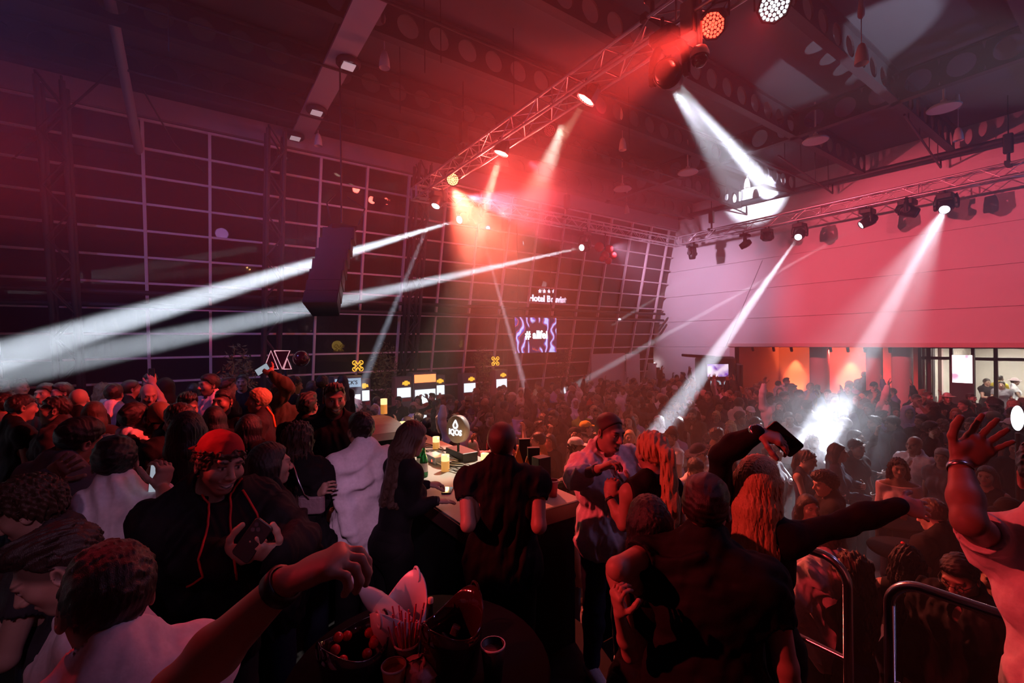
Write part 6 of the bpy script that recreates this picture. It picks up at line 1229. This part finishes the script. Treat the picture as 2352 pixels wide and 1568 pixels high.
# oval lamp and high tables at the right
q = P(2337, 960, 4.6); ol = root('oval_lamp', (q.x, q.y, FLOOR), 'upright oval lamp glowing bluish white near the right edge', 'lamp'); MB().ball(q, .085, 22, (.55, .55, 1.5)).build('lamp_shade', glow('oval_lamp_glow', (.80, .92, 1.0), 2.5), ol); MB().cyl((q.x, q.y, FLOOR), (q.x, q.y, q.z - .15), .02).build('stand', m_black, ol); MB().lathe([(.18, 0), (.18, .02), (.02, .04)], (q.x, q.y, FLOOR), None, 20).build('foot', m_black, ol)
def high_table(px, py, label, r=.36):
    z = FLOOR + 1.1; q = on_z(px, py, z); GUESTS.append((q.x, q.y)); t = root('high_table', (q.x, q.y, FLOOR), label, 'table'); MB().lathe([(.001, -.03), (r, -.03), (r + .008, -.015), (r, 0), (.001, 0)], q, None, 32).build('tabletop', m_blackmatt, t); MB().cyl((q.x, q.y, FLOOR + .02), q - V((0, 0, .03)), .03).build('pedestal', m_black, t); MB().lathe([(.24, 0), (.24, .015), (.03, .03)], (q.x, q.y, FLOOR), None, 24).build('foot', m_black, t); return q
q = high_table(1915, 1172, 'black high table with glasses below the guests in the smoke')
m_wine = M('tumbler_glass', (.85, .85, .9), .04, trans=.92)
def tumbler(c, lb): g = root('tumbler', c, lb, 'glass', 'tumblers'); MB().lathe([(.001, 0), (.030, .001), (.036, .10), (.033, .10), (.028, .008), (.001, .008)], c, None, 20).build('glass_wall', m_wine, g); MB().lathe([(.001, .05), (.030, .05)][::-1], c, None, 20).build('drink', M('clear_drink', (.7, .7, .75), .1), g)
for dx, dy, lb in ((-.14, -.12, 'water tumbler at the front of the high table by the smoke'), (-.05, -.20, 'water tumbler nearest the black sleeve on the high table'), (.02, -.06, 'water tumbler in the middle of the high table by the smoke')): tumbler(q + V((dx, dy, 0)), lb)
b_ = root('ice_bucket', q + V((.13, .05, 0)), 'dark round bucket on the high table below the smoke', 'bucket'); MB().lathe([(.001, 0), (.09, .002), (.12, .16), (.112, .16), (.085, .01), (.001, .01)], q + V((.13, .05, 0)), None, 26).build('bucket_wall', m_black, b_); MB().lathe([(.116, .155), (.124, .16), (.116, .168)], q + V((.13, .05, 0)), None, 26).build('rim', m_chrome, b_)
q = high_table(2042, 1186, 'black high table behind the outstretched hand'); cup(q + V((-.1, -.05, 0)), 'red cup on the table behind the outstretched hand, left of two', .10, .04); cup(q + V((.03, -.12, 0)), 'red cup on the table behind the outstretched hand, right of two', .10, .04)
q = high_table(2085, 1262, 'low lit black table with red petals between the handrails', .30)
for k in range(7): c = q + V((.09 * math.cos(k * 2.1), .06 * math.sin(k * 1.3), .018)); tag(MB().ball(c, .022, 10, (1, .8, .7)).build('flower_petal', m_redball, None, c), 'small red petals scattered on the table between the handrails', 'petal', 'red petals on the table')
# ------------------------------------------------------------------ the crowd: a wardrobe of figures, copied person by person
KINDS_ = [
 dict(hair='short', top='tee'), dict(hair='fade', top='tee', L='front', R='hold', head=(20, 0, 0)), dict(hair='quiff', top='shirt', beard=.6, L='down', R='front'), dict(hair='short', top='jacket', head=(-25, -6, 0), R='phone', L='front'),
 dict(sex='f', hair='long', top='sleeveless', L='front', R='front'), dict(sex='f', hair='wavy', top='tee', head=(20, 0, 5), R='hold'), dict(sex='f', hair='pony', top='long', L='chest', R='down', hairlen=.34), dict(hair='cap', top='tee', R='front'),
 dict(hair='buzz', top='tee', L='front', R='front', beard=.5, wide=1.1), dict(hair='curly', top='hoodie', head=(15, -10, 0)), dict(sex='f', hair='long', top='off', L='up_bent', R='front', hairlen=.36), dict(hair='short', top='shirt', head=(-40, 0, 0), beard=.4),
 dict(hair='fade', top='sweater', R='up'), dict(sex='f', hair='half', top='vest', head=(-20, 5, 0), L='front'), dict(hair='none', top='shirt', beard=.6, wide=1.1), dict(hair='quiff', top='tee', L='chest', R='phone', face='smile'),
]
HAIRW = {'short': 'short', 'fade': 'cropped', 'quiff': 'swept up', 'long': 'long', 'wavy': 'wavy', 'pony': 'tied back', 'buzz': 'shaved', 'curly': 'curly', 'half': 'pinned up', 'cap': 'capped', 'none': 'bald'}
protos = []
for i, kd in enumerate(KINDS_):
    sp = dict(kd); sp.setdefault('H', 1.66 if sp.get('sex') == 'f' else 1.77); sp.update(fine=.0075, step=.022, seed=40 + i)
    pp, k = person_parts(sp); q = dict(SPEC); q.update(sp); ms = {'body': as_mesh('person', *pp['body'][:2], m_skin, pp['body'][2])}
    for nm in ('hair', 'hat', 'top', 'trousers'):
        if nm in pp: ms[nm] = as_mesh(nm, pp[nm][0], pp[nm][1], m_hair if nm == 'hair' else m_cloth)
    protos.append((sp, q, ms))
rnd = random.Random(7)
ZONES = [(0, 990, 'by the fridges'), (990, 1190, 'beyond the round sign'), (1190, 1400, 'below the hashtag screen'), (1400, 1560, 'by the corner panels'), (1560, 1700, 'before the screen booth'), (1700, 1880, 'before the red uplights'), (1880, 2090, 'before the pillars'), (2090, 2600, 'by the glass doors')]
def free(x, y, m): return all((x - a) ** 2 + (y - b) ** 2 > m * m for a, b in GUESTS)
spots, tries = [], 0
while len(spots) < 236 and tries < 60000:
    tries += 1; x, y = rnd.uniform(2.0, 15.9), rnd.uniform(1.6, 11.4)
    if x < 2.95 and y < 6.9: continue
    if x < 1.7: continue
    px, py, d = pix((x, y, FLOOR + 1.65))
    if d < 3.6 or not -40 < px < 2400 or py > 1200: continue
    if 14.2 < x and 7.6 < y < 9.9: continue                          # the screen pod
    m = .50 if d > 8 else .58
    if free(x, y, m) and all((x - a) ** 2 + (y - b) ** 2 > m * m for a, b in spots): spots.append((x, y))
TOPS_ = ['black'] * 9 + ['charcoal'] * 3 + ['navy'] * 3 + ['white'] * 3 + ['grey', 'red', 'brown', 'lilac', 'olive', 'blue', 'pink']
folk = []
for (x, y) in spots:
    i = rnd.randrange(len(protos)); sp, q, ms = protos[i]; s = rnd.uniform(.95, 1.05); px, py, d = pix((x, y, FLOOR + 1.6))
    toward = math.atan2(-(CAM.x - x), CAM.y - y); yaw = toward + rnd.gauss(0, 1.0) if rnd.random() < .62 else rnd.uniform(0, 6.28)
    rel = abs((yaw - toward + math.pi) % (2 * math.pi) - math.pi)
    b = bpy.data.objects.new('person', ms['body']); COL.objects.link(b); b.location = (x, y, FLOOR); b.rotation_euler = (0, 0, yaw); b.scale = (s, s, s); b.color = (*SKIN[rnd.choice(['fair', 'fair', 'tan', 'olive', 'pale'])], 1)
    c = rnd.choice(TOPS_); hc_ = rnd.choice(['black', 'dark', 'dark', 'brown', 'brown', 'light'] + (['blond', 'blond'] if sp.get('sex') == 'f' else []))
    for nm in ms:
        if nm == 'body': continue
        o = bpy.data.objects.new(PNAME['top'][q['top']] if nm == 'top' else nm, ms[nm]); o.parent = b; COL.objects.link(o)
        o.color = (*(HAIR[hc_] if nm == 'hair' else CL[{'top': c, 'trousers': rnd.choice(['black', 'navy', 'jeans', 'charcoal'])}.get(nm, rnd.choice(['black', 'white', 'navy']))]), 1)
    zone = next(z for a, z_, z in ZONES if px < z_); side = 'facing us' if rel < .9 else 'from behind' if rel > 2.2 else 'sideways'
    hw = HAIRW[q['hair']]; hd = {'capped': 'in a cap', 'bald': 'with bald head', 'shaved': 'with shaved head'}.get(hw, 'with %s %s hair' % (hw, {'black': 'black', 'dark': 'dark', 'brown': 'brown', 'light': 'light brown', 'blond': 'blond'}[hc_]))
    folk.append((zone, hd, c, side, px, d, b))
from collections import defaultdict
byk = defaultdict(list)
for f in folk: byk[f[:4]].append(f)
ORD = ['first', 'second', 'third', 'fourth', 'fifth', 'sixth', 'seventh']
for (zone, hd, c, side), L in byk.items():
    L.sort(key=lambda t: t[4])
    for j, t in enumerate(L):
        lb = 'person %s in %s top %s %s' % (hd, c, side, zone)
        if len(L) > 1: lb = '%s %s, %s top, %s, %s' % (ORD[min(j, 6)] + ' from left', hd, c, side, zone)
        tag(t[6], lb, 'person', 'dancing crowd on the main floor')
# ------------------------------------------------------------------ haze filling the hall
hz = bpy.data.materials.new('stage_haze'); hz.use_nodes = True; n_, l_ = hz.node_tree.nodes, hz.node_tree.links; n_.clear()
o_ = n_.new('ShaderNodeOutputMaterial'); s_ = n_.new('ShaderNodeVolumeScatter'); s_.inputs['Density'].default_value = 0.030; s_.inputs['Anisotropy'].default_value = 0.35
s_.inputs['Color'].default_value = (1, 1, 1, 1); l_.new(s_.outputs[0], o_.inputs['Volume'])
top, bk = ROOF - 0.02, lambda zz: fac(zz, 0.15)
# the haze hangs over the dance floor; over the platform it starts above the heads
A_ = [(-4.3, -3.6), (XW - 0.02, -3.6), (XW - 0.02, bk(top)), (-4.3, bk(top))]
hb = MB(); zl = 3.72; px_, py_ = 2.7, 6.6
vs = [(-4.3, -3.6, top), (XW - .02, -3.6, top), (XW - .02, bk(top), top), (-4.3, bk(top), top),            # 0-3 roof
      (-4.3, -3.6, zl), (px_, -3.6, zl), (px_, py_, zl), (-4.3, py_, zl),                                  # 4-7 step over the platform
      (px_, -3.6, 0.02), (XW - .02, -3.6, 0.02), (XW - .02, bk(.02), 0.02), (-4.3, bk(.02), 0.02), (-4.3, py_, 0.02), (px_, py_, 0.02)]  # 8-13 floor
hb.add(vs, [(0, 1, 2, 3), (4, 7, 6, 5), (8, 13, 12, 11, 10, 9), (5, 6, 13, 8), (6, 7, 12, 13), (0, 4, 5, 8, 9, 1), (1, 9, 10, 2), (2, 10, 11, 3), (3, 11, 12, 7, 4, 0)])
h_ = hb.build('stage_haze', hz); tag(h_, 'thin red and white stage haze filling the whole hall', 'haze', None, 'stuff')

# fog: thick and uneven volumes where the smoke machines blow
def fog(name, c, r, dens, scale, lo, hi, label, sub=1.0):
    m = bpy.data.materials.new(name); m.use_nodes = True; n_, l_ = m.node_tree.nodes, m.node_tree.links; n_.clear()
    o_ = n_.new('ShaderNodeOutputMaterial'); s_ = n_.new('ShaderNodeVolumeScatter'); s_.inputs['Anisotropy'].default_value = .25; tc = n_.new('ShaderNodeTexCoord'); nz = n_.new('ShaderNodeTexNoise'); nz.inputs['Scale'].default_value = scale; nz.inputs['Detail'].default_value = 4; nz.inputs['Distortion'].default_value = .9
    ln = n_.new('ShaderNodeVectorMath'); ln.operation = 'LENGTH'; mr = n_.new('ShaderNodeMapRange'); mr.interpolation_type = 'SMOOTHSTEP'; mr.inputs[1].default_value = .15; mr.inputs[2].default_value = 1.0; mr.inputs[3].default_value = 1; mr.inputs[4].default_value = 0
    mr2 = n_.new('ShaderNodeMapRange'); mr2.inputs[1].default_value = lo; mr2.inputs[2].default_value = hi; mu = n_.new('ShaderNodeMath'); mu.operation = 'MULTIPLY'; mu2 = n_.new('ShaderNodeMath'); mu2.operation = 'MULTIPLY'; mu2.inputs[1].default_value = dens
    l_.new(tc.outputs['Object'], ln.inputs[0]); l_.new(ln.outputs['Value'], mr.inputs[0]); l_.new(tc.outputs['Object'], nz.inputs['Vector']); l_.new(nz.outputs[0], mr2.inputs[0]); l_.new(mr.outputs[0], mu.inputs[0]); l_.new(mr2.outputs[0], mu.inputs[1]); l_.new(mu.outputs[0], mu2.inputs[0]); l_.new(mu2.outputs[0], s_.inputs['Density']); l_.new(s_.outputs[0], o_.inputs['Volume'])
    po = MB().ball((0, 0, 0), 1.0, 20).build(name, m); po.location = c; po.scale = r; tag(po, label, 'smoke', None, 'stuff')
fog('smoke_puff', P(1895, 970, 6.9), (1.1, 1.0, .85), 1.0, 2.0, .34, .66, 'bright white puff of fog boiling up from the dance floor at the right')
fog('smoke_plume', P(1135, 500, 9.2), (1.9, 1.7, 1.9), .30, 1.6, .34, .68, 'glowing salmon cloud of smoke under the far end of the long truss')
fog('smoke_plume', P(1240, 400, 7.0), (.95, .9, 1.1), .32, 1.7, .36, .66, 'wisp of warm smoke under the middle lamp of the long truss')
